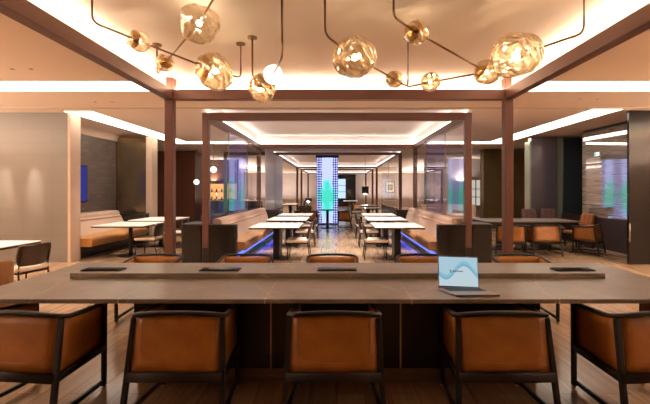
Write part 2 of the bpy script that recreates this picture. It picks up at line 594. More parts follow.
def bar(bm, p, q, w0, d0, w1=None, d1=None):
    """tapered leg of rectangular section between p and q (w along x, d along y)"""
    w1 = w0 if w1 is None else w1
    d1 = d0 if d1 is None else d1
    b2 = bmesh.new()
    p, q = Vector(p), Vector(q)
    A = [b2.verts.new(p + Vector((sx * w0 / 2, sy * d0 / 2, 0))) for sx, sy in ((-1, -1), (1, -1), (1, 1), (-1, 1))]
    B = [b2.verts.new(q + Vector((sx * w1 / 2, sy * d1 / 2, 0))) for sx, sy in ((-1, -1), (1, -1), (1, 1), (-1, 1))]
    b2.faces.new(A[::-1])
    b2.faces.new(B)
    for i in range(4):
        b2.faces.new((A[i], A[(i + 1) % 4], B[(i + 1) % 4], B[i]))
    bmesh.ops.bevel(b2, geom=b2.edges[:], offset=min(w0, d0, w1, d1) * 0.22, segments=2, profile=0.5, affect='EDGES')
    merge(bm, b2)


def lathe(bm, prof, n=24, c=(0, 0, 0), smooth=True):
    c = Vector(c)
    rings = []
    for r, z in prof:
        if r < 1e-5:
            rings.append([bm.verts.new(c + Vector((0, 0, z)))])
        else:
            rings.append([bm.verts.new(c + Vector((r * math.cos(2 * PI * i / n), r * math.sin(2 * PI * i / n), z))) for i in range(n)])
    for A, B in zip(rings[:-1], rings[1:]):
        for i in range(n):
            j = (i + 1) % n
            if len(A) == 1 and len(B) == 1:
                continue
            if len(A) == 1:
                f = bm.faces.new((A[0], B[j], B[i]))
            elif len(B) == 1:
                f = bm.faces.new((A[i], A[j], B[0]))
            else:
                f = bm.faces.new((A[i], A[j], B[j], B[i]))
            f.smooth = smooth
    if len(rings[0]) > 1:
        bm.faces.new(rings[0][::-1])
    if len(rings[-1]) > 1:
        bm.faces.new(rings[-1])


def surf(bm, grid, thick, nrm):
    """solid panel: grid[i][j] of points, offset by thick along the callable/ vector nrm"""
    nrm = Vector(nrm).normalized() * thick
    n, m = len(grid), len(grid[0])
    A = [[bm.verts.new(p) for p in r] for r in grid]
    B = [[bm.verts.new(Vector(p) + nrm) for p in r] for r in grid]
    for i in range(n - 1):
        for j in range(m - 1):
            f = bm.faces.new((A[i][j], A[i + 1][j], A[i + 1][j + 1], A[i][j + 1]))
            f.smooth = True
            f = bm.faces.new((B[i][j], B[i][j + 1], B[i + 1][j + 1], B[i + 1][j]))
            f.smooth = True
    for i in range(n - 1):
        bm.faces.new((A[i][0], B[i][0], B[i + 1][0], A[i + 1][0]))
        bm.faces.new((A[i][-1], A[i + 1][-1], B[i + 1][-1], B[i][-1]))
    for j in range(m - 1):
        bm.faces.new((A[0][j], A[0][j + 1], B[0][j + 1], B[0][j]))
        bm.faces.new((A[-1][j], B[-1][j], B[-1][j + 1], A[-1][j + 1]))


def quad(bm, p, uv=None):
    f = bm.faces.new([bm.verts.new(q) for q in p])
    if uv:
        L = uvl(bm)
        for l, u in zip(f.loops, uv):
            l[L].uv = u
    return f


def obj(name, bm, m, parent=None, recalc=True):
    if recalc:
        bmesh.ops.recalc_face_normals(bm, faces=bm.faces[:])
    me = bpy.data.meshes.new(name)
    bm.to_mesh(me)
    bm.free()
    me.materials.append(K[m] if isinstance(m, str) else m)
    o = bpy.data.objects.new(name, me)
    COL.objects.link(o)
    if parent is not None:
        o.parent = parent
    return o


def make(name, m, parent, fn, *a, **kw):
    bm = bmesh.new()
    fn(bm, *a, **kw)
    return obj(name, bm, m, parent)


def tag(o, label, cat, group=None):
    o['label'] = label
    o['category'] = cat
    if group:
        o['group'] = group
    return o


def thing(name, label, cat, loc=(0, 0, 0), rz=0.0, group=None):
    o = bpy.data.objects.new(name, None)
    COL.objects.link(o)
    o.location = loc
    o.rotation_euler = (0, 0, rz)
    o.empty_display_size = 0.1
    return tag(o, label, cat, group)


def dup(root, loc, rz, label, group=None):
    def cp(o, p):
        c = o.copy()
        COL.objects.link(c)
        c.parent = p
        for ch in list(o.children):
            cp(ch, c)
        return c
    r = cp(root, None)
    r.location = loc
    r.rotation_euler = (0, 0, rz)
    r['label'] = label
    if group:
        r['group'] = group
    elif 'group' in r:
        del r['group']
    return r


def struct(name, m, fn, *a, **kw):
    o = make(name, m, None, fn, *a, **kw)
    o['kind'] = 'structure'
    return o


# ------------------------------------------------------------------ room shell
CEIL = 3.15
CO1 = 3.33
struct('floor', 'floor', lambda bm: box(bm, -9.2, -3.2, -0.1, 9.2, 38.2, 0.0))

coffers = [  # x0,x1,y0,y1,top
    (-2.74, 2.80, -2.6, 6.50, CO1),
    (-2.66, 2.66, 8.06, 13.52, 3.36),
    (-2.66, 2.66, 16.66, 26.57, 3.36),
    (-2.66, 2.66, 29.66, 36.57, 3.36),
]
SL = 0.57
slots = [(-9.0, -2.80, 5.96, 6.55), (2.86, 9.0, 5.96, 6.55),
         (-5.66, -5.08, 8.22, 13.35), (5.16, 5.76, 8.0, 13.35),
         (-5.66, -2.74, 13.35, 13.95), (2.74, 5.76, 13.35, 13.95)]


def ceiling(bm):
    holes = [c[:4] for c in coffers]
    xs = sorted({-9.2, 9.2} | {h[0] for h in holes} | {h[1] for h in holes})
    ys = sorted({-3.2, 38.2} | {h[2] for h in holes} | {h[3] for h in holes})
    for i in range(len(xs) - 1):
        for j in range(len(ys) - 1):
            cx, cy = (xs[i] + xs[i + 1]) / 2, (ys[j] + ys[j + 1]) / 2
            if any(h[0] < cx < h[1] and h[2] < cy < h[3] for h in holes):
                continue
            z = CEIL
            quad(bm, [(xs[i], ys[j], z), (xs[i], ys[j + 1], z), (xs[i + 1], ys[j + 1], z), (xs[i + 1], ys[j], z)])
    bmesh.ops.remove_doubles(bm, verts=bm.verts[:], dist=1e-4)


def coffer(bm, x0, x1, y0, y1, t):
    c = [(x0, y0), (x1, y0), (x1, y1), (x0, y1)]
    for k in range(4):
        a, b = c[k], c[(k + 1) % 4]
        quad(bm, [(a[0], a[1], CEIL), (b[0], b[1], CEIL), (b[0], b[1], t), (a[0], a[1], t)])
    quad(bm, [(x0, y0, t), (x1, y0, t), (x1, y1, t), (x0, y1, t)])


for i_, c_ in enumerate(coffers):
    struct('ceiling_coffer', 'ceiling' if i_ == 0 else 'coffer', coffer, *c_)
bm = bmesh.new()
ceiling(bm)
o = obj('ceiling', bm, 'ceiling', recalc=False)
o['kind'] = 'structure'
# solid slab over everything so no light leaks in
struct('ceiling_slab', 'ceiling', lambda bm: box(bm, -9.3, -3.3, 3.5, 9.3, 38.3, 3.6))
struct('trim_1', 'pale_trim', lambda bm: box(bm, -9.0, 7.86, CEIL - 0.012, 9.0, 7.90, CEIL))

struct('wall_front', 'wainscot', lambda bm: box(bm, -9.3, -3.3, 0, 9.3, -3.2, 3.5))
struct('wall_back', 'back_wall', lambda bm: box(bm, -9.3, 38.2, 0, 9.3, 38.3, 3.5))
struct('wall_left', 'back_wall', lambda bm: box(bm, -9.3, -3.2, 0, -9.2, 38.2, 3.5))
struct('wall_right', 'back_wall', lambda bm: box(bm, 9.2, -3.2, 0, 9.3, 38.2, 3.5))
# left: tiled wall block facing the room, pale return, niche behind it
struct('wall_left_tiled', 'stone_wall', lambda bm: box(bm, -9.2, 8.35, 0, -5.66, 8.66, CEIL))
struct('trim_2', 'pale_trim', lambda bm: box(bm, -5.66, 8.34, 0, -5.60, 8.67, CEIL, 0.004))
struct('wall_left_niche', 'dark_tile', lambda bm: box(bm, -6.75, 8.66, 0, -6.55, 11.9, 2.95))
struct('trim_3', 'ceiling', lambda bm: box(bm, -6.75, 8.66, 2.95, -6.50, 11.9, CEIL))
struct('wall_left_brass', 'brass_panel', lambda bm: box(bm, -6.55, 11.8, 0, -5.66, 11.95, 3.08))
struct('trim_4', 'pale_trim', lambda bm: box(bm, -5.66, 11.76, 0, -5.47, 12.1, 3.10, 0.004))
struct('trim_5', 'brass', lambda bm: box(bm, -6.55, 11.77, 0.9, -6.50, 11.80, 3.08))
struct('wall_left_veneer', 'brown_wall', lambda bm: box(bm, -8.6, 16.5, 0, -5.9, 17.7, 3.13))
# right: dark glossy block, grey glass over wainscot, smoked panels, bronze wall
struct('wall_right_smoked', 'smoke_wall', lambda bm: box(bm, 5.96, 8.1, 0, 9.2, 8.16, 3.14))
struct('wall_right_wainscot', 'wainscot', lambda bm: box(bm, 6.84, 8.16, 0, 7.04, 12.1, 0.80))
wn = struct('window_1', 'grey_glass', lambda bm: box(bm, -0.01, -1.44, 0.80, 0.05, 1.42, 3.09))
wn.location = (6.89, 9.60, 0)
wn.rotation_euler = (0, 0, math.radians(3.0))
struct('trim_6', 'black', lambda bm: box(bm, 6.84, 8.16, 3.09, 6.98, 11.0, CEIL))
struct('wall_right_violet', 'violet_panel', lambda bm: box(bm, 5.92, 12.1, 0, 6.72, 12.3, 3.12))
struct('wall_right_teal', 'teal_panel', lambda bm: box(bm, 6.9, 12.1, 0, 7.9, 12.3, 3.12))
K['glass_edge'] = (pbr('pale_green_glass_edge', (0.30, 0.33, 0.27), 0.15, metal=0.3))
struct('trim_7', 'glass_edge', lambda bm: box(bm, 6.72, 12.14, 0, 6.9, 12.3, 3.12))
struct('trim_8', 'glass_edge', lambda bm: box(bm, 5.86, 12.08, 0.6, 5.92, 12.4, 3.0, 0.005))
struct('wall_right_rear', 'back_wall', lambda bm: box(bm, 5.0, 20.6, 0, 9.2, 20.8, 3.15))
struct('wall_right_pillar', 'smoke_wall', lambda bm: box(bm, 4.55, 20.2, 0, 5.0, 20.8, 3.15))
struct('wall_right_bronze', 'bronze_glass', lambda bm: box(bm, 5.80, 15.7, 0, 9.0, 16.1, 3.12))

# ------------------------------------------------------------------ ceiling strips, coves and downlights
strip_labels = ['glowing ceiling strip crossing left of the brown beam, nearest on the left side',
                'glowing ceiling strip crossing right of the brown beam, nearest on the right side',
                'glowing ceiling strip running away above the left banquette niche',
                'glowing ceiling strip running away above the right alcove table',
                'distant glowing ceiling strip crossing between left ceiling strip and glass partition',
                'distant glowing ceiling strip crossing between right ceiling strip and glass partition']
for s, l in zip(slots, strip_labels):
    o = make('ceiling_light_strip', 'slot', None, lambda bm: box(bm, s[0], s[2], CEIL - 0.004, s[1], s[3], CEIL + 0.02))
    tag(o, l, 'ceiling light', 'linear ceiling lights')


def cove(name, label, c, z, mt, w=0.05):  # tape along the two sides and the far end
    x0, x1, y0, y1 = c

    def f(bm):
        e = 0.015
        box(bm, x0 + e, y0 + e, z, x0 + e + w, y1 - e, z + 0.012)
        box(bm, x1 - e - w, y0 + e, z, x1 - e, y1 - e, z + 0.012)
        box(bm, x0 + e + w, y1 - e - w, z, x1 - e - w, y1 - e, z + 0.012)
    return tag(make(name, mt, None, f), label, 'light strip', 'cove lights on the brown frames')


# frames -----------------------------------------------------------
def frame(label, xo, y0, y1, zb, zt, w, front=True, posts=True, ptop=None, base=True, beh=False):
    r = thing('pergola_frame', label, 'frame', (0, (y0 + y1) / 2, 0), group='brown pergola frames')
    dy = -(y0 + y1) / 2
    A, B = y0 + dy, y1 + dy
    if front:
        make('beam', 'frame', r, box, -xo + w, A, zb, xo - w, A + w, zt, 0.006)
    make('beam', 'frame', r, box, -xo + w, B - w, zb, xo - w, B, zt, 0.006)
    for s in (-1, 1):
        make('beam', 'frame', r, box, s * (xo - w), A + (w if front else 0), zb, s * xo, B - w, zt, 0.006)
        for yy, on in ((A, front), (B - w, True)):
            if not on or not posts:
                continue
            p = make('post', 'frame', r, box, s * (xo - w), yy, 0.0, s * xo, yy + w, ptop or zt, 0.006)
            if base:
                make('post_base', 'black', p, box, s * (xo - w) - 0.012, yy - 0.012, 0.0, s * xo + 0.012, yy + w + 0.012, 0.36, 0.006)
    return r


FR1 = frame('large brown frame over the stone table, its posts standing behind the far chairs', 2.80, -2.5, 6.50, 2.975, 3.14, 0.135, front=False, ptop=CO1, base=False)
FR1.location.x = 0.03
FR2 = frame('brown frame standing over the banquettes and white tables along the aisle', 2.72, 8.0, 13.55, 2.925, 3.08, 0.13)
FR3 = frame('brown frame around the blue lit column, beyond the banquettes', 2.72, 16.6, 26.6, 2.99, 3.09, 0.13)
FR4 = frame('farthest brown frame, near the back wall behind the lit column', 2.72, 29.6, 36.6, 3.0, 3.10, 0.13)
cove('cove_light', 'warm light tape on the brown frame above the stone table', (-2.74, 2.80, 2.2, 6.50), 3.145, 'cove')
cove('cove_light', 'warm light tape on the brown frame above the banquettes', (-2.66, 2.66, 8.06, 13.52), 3.085, 'cove_far')
cove('cove_light', 'warm light tape on the brown frame around the lit column', (-2.66, 2.66, 16.66, 26.57), 3.095, 'cove_third')
cove('cove_light', 'warm light tape on the farthest brown frame', (-2.66, 2.66, 29.66, 36.57), 3.105, 'cove_third')

side = thing('portal_frame', 'brown portal left of the banquettes, in front of the amber bar shelf', 'frame', (-3.7, 16.4, 0))
make('post', 'frame', side, box, -0.97, -0.07, 0, -0.84, 0.07, 3.1, 0.006)
make('post', 'frame', side, box, 0.80, -0.07, 0, 0.93, 0.07, 3.1, 0.006)
make('beam', 'frame', side, box, -0.84, -0.07, 2.95, 0.80, 0.07, 3.1, 0.006)


def downlight(bm):
    lathe(bm, [(0.0, 0.0), (0.018, 0.0), (0.022, -0.004), (0.030, -0.005), (0.034, -0.002), (0.034, 0.0)], 20)


dl_spots = [(12, 69, 'upper left ceiling, leftmost of the nearest pair'), (31, 69, 'upper left ceiling, right one of the nearest pair'),
            (95, 102, 'left ceiling between the two glowing strips, left one'), (112, 102, 'left ceiling between the two glowing strips, right one'),
            (580, 99, 'right ceiling between the two glowing strips, left one'), (597, 99, 'right ceiling between the two glowing strips, right one')]
for px, py, l in dl_spots:
    fd = (VY - py) / (CEIL - CAM_Z)
    p = at(px, py, fd)
    r = thing('downlight', 'small round recessed downlight in the ' + l, 'ceiling light', (p.x, p.y, CEIL), group='recessed downlights')
    make('trim_ring', 'mirror_dot', r, downlight)
    make('lens', 'down', r, lambda bm: lathe(bm, [(0, -0.0035), (0.018, -0.0035), (0.018, -0.002), (0, -0.002)], 16))

# ------------------------------------------------------------------ communal stone table
TZ = 0.74
tab = thing('communal_table', 'long taupe stone communal table with a dark panelled base in the foreground', 'table', (0.0, 3.545, 0))
TX0, TX1, TY0, TY1 = -2.74, 2.80, -0.71, 0.71


def top(bm):
    box(bm, TX0, TY0, TZ - 0.032, TX1, TY1, TZ, 0.004)


make('tabletop', 'counter', tab, top)
xs = [-1.565, -0.515, 0.535, 1.59]
for x in xs:
    make('inlay_strip', 'seam', tab, lambda bm: (box(bm, x - 0.004, TY0 - 0.0015, TZ - 0.034, x + 0.004, TY0 + 0.02, TZ + 0.0008),
                                                 box(bm, x - 0.0012, TY0 + 0.02, TZ, x + 0.0012, TY1, TZ + 0.0006)))
make('base_panel', 'basepanel', tab, box, -1.6, -0.42, 0.115, 1.6, 0.42, TZ - 0.034, 0.004)
for x in (-0.52, 0.50):
    make('inlay_strip', 'seam', tab, box, x - 0.006, -0.424, 0.115, x + 0.006, -0.41, TZ - 0.034)
make('plinth', 'plinth', tab, box, -1.58, -0.40, 0.0, 1.58, 0.40, 0.115)
make('ledge', 'counter', tab, box, -2.36, -0.04, TZ, 2.37, 0.30, TZ + 0.045, 0.003)
for x, l in ((-2.14, 'black flush socket cover set in the stone ledge, far left'), (-1.07, 'black flush socket cover set in the stone ledge, second from left'),
             (0.0, 'black flush socket cover at the middle of the stone ledge'), (2.16, 'black flush socket cover set in the stone ledge, right of the laptop')):
    r = thing('socket_cover', l, 'socket cover', (x, 3.545 + 0.10, TZ + 0.045), group='socket covers on the stone ledge')
    make('plate', 'tray', r, box, -0.18, -0.06, 0, 0.18, 0.06, 0.012, 0.003)
    make('flap', 'tray', r, box, -0.165, -0.045, 0.012, 0.165, 0.045, 0.016, 0.0015)


# ------------------------------------------------------------------ leather armchair
def armchair(name, label, leather, group):
    r = thing(name, label, 'chair', group=group)
    for s in (-1, 1):
        lg = make('leg', 'darkwood', r, bar, (s * 0.325, -0.345, 0.0), (s * 0.296, -0.230, 0.668), 0.036, 0.036, 0.036, 0.030)
        lg = make('leg', 'darkwood', r, bar, (s * 0.285, 0.20, 0.012), (s * 0.287, 0.20, 0.655), 0.032, 0.034, 0.034, 0.036)
        make('foot_cap', 'seam', lg, lambda bm: lathe(bm, [(0, 0), (0.014, 0), (0.017, 0.006), (0.017, 0.024), (0, 0.024)], 12, (s * 0.285, 0.20, 0)))
        make('stretcher', 'darkwood', r, lambda bm: sweep(bm, [(s * 0.285, 0.20, 0.05), (s * 0.321, -0.333, 0.05)], rect(0.026, 0.026)))
        make('side_rail', 'darkwood', r, lambda bm: sweep(bm, [(s * 0.287, 0.20, 0.315), (s * 0.314, -0.30, 0.298)], rect(0.03, 0.05)))
    # one bent top rail: arm - corner - back - corner - arm
    path = []
    half = [(-0.287, 0.235, 0.648), (-0.288, 0.19, 0.651), (-0.293, 0.08, 0.654), (-0.300, -0.04, 0.658), (-0.305, -0.13, 0.665),
            (-0.305, -0.185, 0.673), (-0.296, -0.222, 0.683), (-0.272, -0.248, 0.692), (-0.235, -0.260, 0.698), (-0.17, -0.264, 0.703), (-0.08, -0.266, 0.707)]
    path = half + [(0, -0.266, 0.708)] + [(-x, y, z) for x, y, z in reversed(half)]
    make('top_rail', 'darkwood', r, lambda bm: sweep(bm, path, rect(0.038, 0.027, 0.45)))
    # back panel between the rear legs, following their rake
    def yb(z):
        return -0.345 + 0.110 * z / 0.70

    def back(bm):
        g = [[(x, yb(z) - 0.008 * (1 - (x / 0.29) ** 2), z) for x in (-0.287, -0.2, -0.1, 0, 0.1, 0.2, 0.287)] for z in (0.325, 0.39, 0.47, 0.55, 0.62, 0.685)]
        surf(bm, g, 0.034, (0, 1, 0.1))
    bp = make('back_panel', leather, r, back)

    def stitch(bm):
        zs = [(-0.235, 0.655), (-0.235, 0.445), (-0.20, 0.405), (-0.1, 0.39), (0, 0.386), (0.1, 0.39), (0.20, 0.405), (0.235, 0.445), (0.235, 0.655)]
        sweep(bm, [(x, yb(z) - 0.009 * (1 - (x / 0.30) ** 2) - 0.0005, z) for x, z in zs], circ(0.0022, 6))
    make('stitching', leather, bp, stitch)
    for s in (-1, 1):
        def sidep(bm):
            g = []
            for i in range(6):
                t = i / 5
                x = s * (0.308 + (0.285 - 0.308) * t)
                row = []
                zb, zt = 0.30 + 0.02 * t, 0.68 - 0.035 * math.sin(t * PI / 2)
                y0 = None
                for j in range(5):
                    z = zb + (zt - zb) * j / 4
                    ya = yb(z) + 0.02
                    row.append((x, ya + (0.19 - ya) * t, z))
                g.append(row)
            surf(bm, g, 0.026, (-s, 0, 0))
        make('side_panel', leather, r, sidep)
    make('back_rail', 'darkwood', r, lambda bm: sweep(bm, [(-0.312, -0.300, 0.302), (0.312, -0.300, 0.302)], rect(0.032, 0.062)))
    make('front_rail', 'darkwood', r, lambda bm: sweep(bm, [(-0.285, 0.20, 0.315), (0.285, 0.20, 0.315)], rect(0.03, 0.05)))
    make('seat', leather, r, box, -0.262, -0.262, 0.325, 0.262, 0.225, 0.435, 0.03, 3)
    return r


NG = None
near = [(-2.10, 2.89, -0.10, 'tan leather armchair, leftmost on the near side of the stone table, cropped by the photo'),
        (-1.06, 2.885, 0.0, 'tan leather armchair at the near side of the stone table, second from the left'),
        (-0.02, 2.885, 0.0, 'tan leather armchair at the near side of the stone table, middle one'),
        (1.105, 2.885, 0.0, 'tan leather armchair at the near side of the stone table, right by the laptop'),
        (2.13, 2.89, 0.09, 'tan leather armchair, rightmost on the near side of the stone table, cropped by the photo')]
far = [(-2.24, 4.74, PI, 'tan leather armchair facing the camera across the stone table, leftmost, before the brown post'),
       (-1.12, 4.74, PI, 'tan leather armchair facing the camera across the stone table, before the left banquette end'),
       (-0.06, 4.74, PI, 'tan leather armchair facing the camera across the stone table, middle one'),
       (1.05, 4.74, PI, 'tan leather armchair facing the camera across the stone table, just behind the laptop'),
       (2.24, 4.74, PI, 'tan leather armchair facing the camera across the stone table, rightmost, before the right brown post')]
AC = None
for i, (x, y, rz, l) in enumerate(near + far):
    g = 'armchairs on the near side of the stone table' if i < 5 else 'armchairs on the far side of the stone table'
    if AC is None:
        AC = armchair('leather_armchair', l, 'leather', g)
        AC.location = (x, y, 0)
        AC.rotation_euler = (0, 0, rz)
    else:
        dup(AC, (x, y, 0), rz, l, g)
# pair at the little table in front of the column
dup(AC, (-1.00, 15.9, 0), -PI / 2, 'brown armchair left of the small black table before the lit column', 'armchairs at the small black table')
dup(AC, (0.25, 15.9, 0), PI / 2, 'brown armchair right of the small black table before the lit column', 'armchairs at the small black table')
# right alcove
dup(AC, (4.84, 9.42, 0), 0.0, 'brown leather armchair with its back to the camera, at the right alcove table', 'armchairs at the right alcove table')
dup(AC, (4.10, 9.40, 0), -0.35, 'brown leather armchair half hidden by the right brown post', 'armchairs at the right alcove table')
dup(AC, (5.98, 9.55, 0), 0.8, 'brown leather armchair turned left at the right end of the alcove table', 'armchairs at the right alcove table')

# ------------------------------------------------------------------ laptop
lp = thing('laptop', 'open grey laptop with a light blue wave picture on screen', 'laptop', (0.955, 3.10, TZ + 0.0008), 0.0)
SW = 0.160
lb = make('base', 'alu', lp, lambda bm: prism(bm, [(-SW, 0.02), (SW, 0.02), (SW + 0.075, -0.205), (-SW + 0.075, -0.205)], 'z', 0.002, 0.017, 0.003))


def keys(bm):
    for r in range(5):
        for c in range(13):
            y = -0.012 - r * 0.019
            sx = 0.075 * (0.02 - y) / 0.225
            x = -0.142 + c * 0.0222 + sx
            box(bm, x, y - 0.016, 0.017, x + 0.018, y, 0.0195, 0.001, 1)


make('keyboard', 'keys', lb, keys)
make('trackpad', pbr('trackpad', (0.30, 0.28, 0.29), 0.3, metal=0.5), lb, lambda bm: prism(bm, [(0.015, -0.125), (0.115, -0.125), (0.145, -0.192), (0.045, -0.192)], 'z', 0.017, 0.0178))
sc_ang = math.radians(-13)
scr = make('screen', 'alu', lp, lambda bm: box(bm, -SW, 0.0, 0.0, SW, 0.008, 0.245, 0.003))
scr.location = (0, 0.012, 0.012)
scr.rotation_euler = (sc_ang, 0.035, 0)
make('bezel', 'black', scr, box, -SW + 0.002, -0.0012, 0.004, SW - 0.002, 0.0002, 0.242)
bm = bmesh.new()
quad(bm, [(-SW + 0.006, -0.0018, 0.012), (SW - 0.006, -0.0018, 0.012), (SW - 0.006, -0.0018, 0.238), (-SW + 0.006, -0.0018, 0.238)],
     [(0, 0), (1.45, 0), (1.45, 1), (0, 1)])
obj('display', bm, 'screen', scr)


def logo(bm):
    def st(x0, z0, x1, z1):
        box(bm, x0, -0.0026, z0, x1, -0.0020, z1)
    # small emblem then a short word of tiny strokes
    st(-0.066, 0.116, -0.062, 0.141)
    st(-0.062, 0.116, -0.054, 0.119)
    st(-0.062, 0.127, -0.055, 0.130)
    st(-0.055, 0.118, -0.052, 0.129)
    x = -0.044
    for w in (0.010, 0.009, 0.009, 0.010, 0.009, 0.008, 0.009, 0.009):
        st(x, 0.123, x + 0.003, 0.133)
        st(x + 0.003, 0.130, x + w - 0.002, 0.133)
        st(x + w - 0.004, 0.123, x + w - 0.002, 0.131)
        st(x + 0.003, 0.123, x + w - 0.004, 0.1255)
        x += w + 0.0012


make('logo', 'ink', scr, logo)


# ------------------------------------------------------------------ dining tables and chairs
def pedestal_table(name, label, hx, hy, loc, group, topm='white_top', flat=True):
    r = thing(name, label, 'table', loc, group=group)
    tp = make('tabletop', topm, r, box, -hx, -hy, TZ - 0.014, hx, hy, TZ, 0.003)
    make('edge_band', 'black', tp, box, -hx + 0.001, -hy + 0.001, TZ - 0.042, hx - 0.001, hy - 0.001, TZ - 0.014, 0.003)
    if flat:
        make('pedestal', 'black', r, box, -0.07, -0.22, 0.015, 0.07, 0.22, TZ - 0.042, 0.006)
        make('foot_plate', 'black', r, box, -0.2, -0.26, 0.0, 0.2, 0.26, 0.015, 0.004)
    else:
        make('pedestal', 'black', r, lambda bm: lathe(bm, [(0.05, 0.02), (0.045, 0.1), (0.045, TZ - 0.06), (0.09, TZ - 0.042)], 20))
        make('foot_plate', 'black', r, lambda bm: lathe(bm, [(0, 0), (0.27, 0), (0.27, 0.010), (0.06, 0.022), (0, 0.022)], 28))
    return r


def dining_chair(label, group):
    r = thing('dining_chair', label, 'chair', group=group)
    for s in (-1, 1):
        make('leg', 'black', r, lambda bm: tube(bm, [(s * 0.215, 0.215, 0.0), (s * 0.205, 0.20, 0.37)], 0.012))
        make('leg', 'black', r, lambda bm: tube(bm, [(s * 0.215, -0.27, 0.0), (s * 0.21, -0.225, 0.37), (s * 0.205, -0.235, 0.50), (s * 0.19, -0.262, 0.66)], 0.012))
    fr = [(-0.21, 0.20, 0.362), (0.21, 0.20, 0.362), (0.21, -0.22, 0.362), (-0.21, -0.22, 0.362)]
    make('seat_frame', 'black', r, lambda bm: sweep(bm, fr, rect(0.022, 0.028), closed=True, smooth=False))
    make('seat', 'cream', r, box, -0.245, -0.235, 0.375, 0.245, 0.245, 0.445, 0.03, 3)

    def back(bm):
        rows = []
        for z, hw, dy in ((0.455, 0.17, 0.0), (0.475, 0.205, 0.003), (0.53, 0.232, 0.014), (0.60, 0.238, 0.028), (0.68, 0.236, 0.044), (0.735, 0.225, 0.055), (0.757, 0.195, 0.06)):
            rows.append([(hw * u, -0.232 - dy - 0.05 * (1 - u * u) + 0.02, z) for u in (-1, -0.75, -0.5, -0.25, 0, 0.25, 0.5, 0.75, 1)])
        surf(bm, rows, 0.02, (0, 1, 0.2))
    make('backrest', 'walnut', r, back)
    return r


# six tables of the aisle
TSP = [(8.86, 0.60, 'nearest'), (10.92, 0.66, 'middle'), (12.78, 0.55, 'farthest')]
DC = None
for s, sd in ((-1, 'left'), (1, 'right')):
    for y, hy, w in TSP:
        pedestal_table('dining_table', 'white topped table in front of the %s banquette, %s of its row of three' % (sd, w), 0.52, hy, (s * 1.32, y, 0), 'white tables along the aisle')
    for y, w in ((8.82, 'nearest'), (10.75, 'second'), (12.55, 'third')):
        l = 'cream seated dark wood chair on the %s side of the aisle, %s in its row' % (sd, w)
        rz = PI / 2 if s < 0 else -PI / 2
        if DC is None:
            DC = dining_chair(l, 'aisle dining chairs')
            DC.location = (s * 0.86, y, 0)
            DC.rotation_euler = (0, 0, rz)
        else:
            dup(DC, (s * 0.86, y, 0), rz, l, 'aisle dining chairs')

# left bay tables
pedestal_table('dining_table', 'white topped table before the banquette in the left niche, nearest the stone wall', 0.57, 0.58, (-4.78, 9.2, 0), 'white tables in the left bay', flat=False)
pedestal_table('dining_table', 'white topped table before the left niche banquette, farther one behind its twin', 0.55, 0.66, (-4.82, 10.85, 0), 'white tables in the left bay', flat=False)
dup(DC, (-4.36, 9.22, 0), PI / 2, 'cream seated dark chair beside the nearer left bay table, left of the brown post', 'left bay dining chairs')
dup(DC, (-4.26, 10.5, 0), PI / 2, 'cream seated dark chair at the farther left bay table, just right of the brown post', 'left bay dining chairs')
dup(DC, (-4.20, 11.75, 0), PI / 2, 'cream seated dark chair farthest back in the left bay, against the low dark cabinet', 'left bay dining chairs')
# foreground left
pedestal_table('dining_table', 'white topped table cut off by the left photo edge, before the tiled wall', 0.57, 0.37, (-5.14, 5.76, 0), None, flat=False)
dup(DC, (-4.54, 5.72, 0), PI / 2 - 0.28, 'dark wood chair with a cream seat at the foreground left table, before the tiled wall')

# honey tub chair at the very left
tub = thing('tub_chair', 'honey brown rounded tub chair at the left edge beside the stone table', 'chair', (-3.86, 4.25, 0), PI / 2)


def tub_shell(bm):
    n = 16
    out, inn = [], []
    for i in range(n + 1):
        a = PI + PI * i / n
        out.append((0.33 * math.cos(a), 0.30 * math.sin(a)))
    prof = []
    A = []
    for (x, y) in out:
        k = 0.80
        h = 0.66 + 0.10 * max(0, -y / 0.30)
        A.append([Vector((x * 0.9, y * 0.9, 0.16)), Vector((x, y, 0.30)), Vector((x, y, h - 0.03)), Vector((x * 0.96, y * 0.96, h)), Vector((x * 0.88, y * 0.88, h)), Vector((x * 0.83, y * 0.83, h - 0.03)), Vector((x * 0.8, y * 0.8, 0.30)), Vector((x * 0.75, y * 0.75, 0.16))])
    V = [[bm.verts.new(p) for p in r] for r in A]
    for i in range(n):
        for j in range(8):
            f = bm.faces.new((V[i][j], V[i][(j + 1) % 8], V[i + 1][(j + 1) % 8], V[i + 1][j]))
            f.smooth = True
    bm.faces.new(V[0])
    bm.faces.new(V[-1][::-1])


make('shell', 'tub_tan', tub, tub_shell)
make('seat', 'tub_tan', tub, box, -0.25, -0.2, 0.20, 0.25, 0.28, 0.43, 0.03, 3)
for sx in (-1, 1):
    for sy in (-0.2, 0.2):
        make('leg', 'black', tub, lambda bm: tube(bm, [(sx * 0.22, sy, 0), (sx * 0.2, sy * 0.9, 0.22)], 0.014))


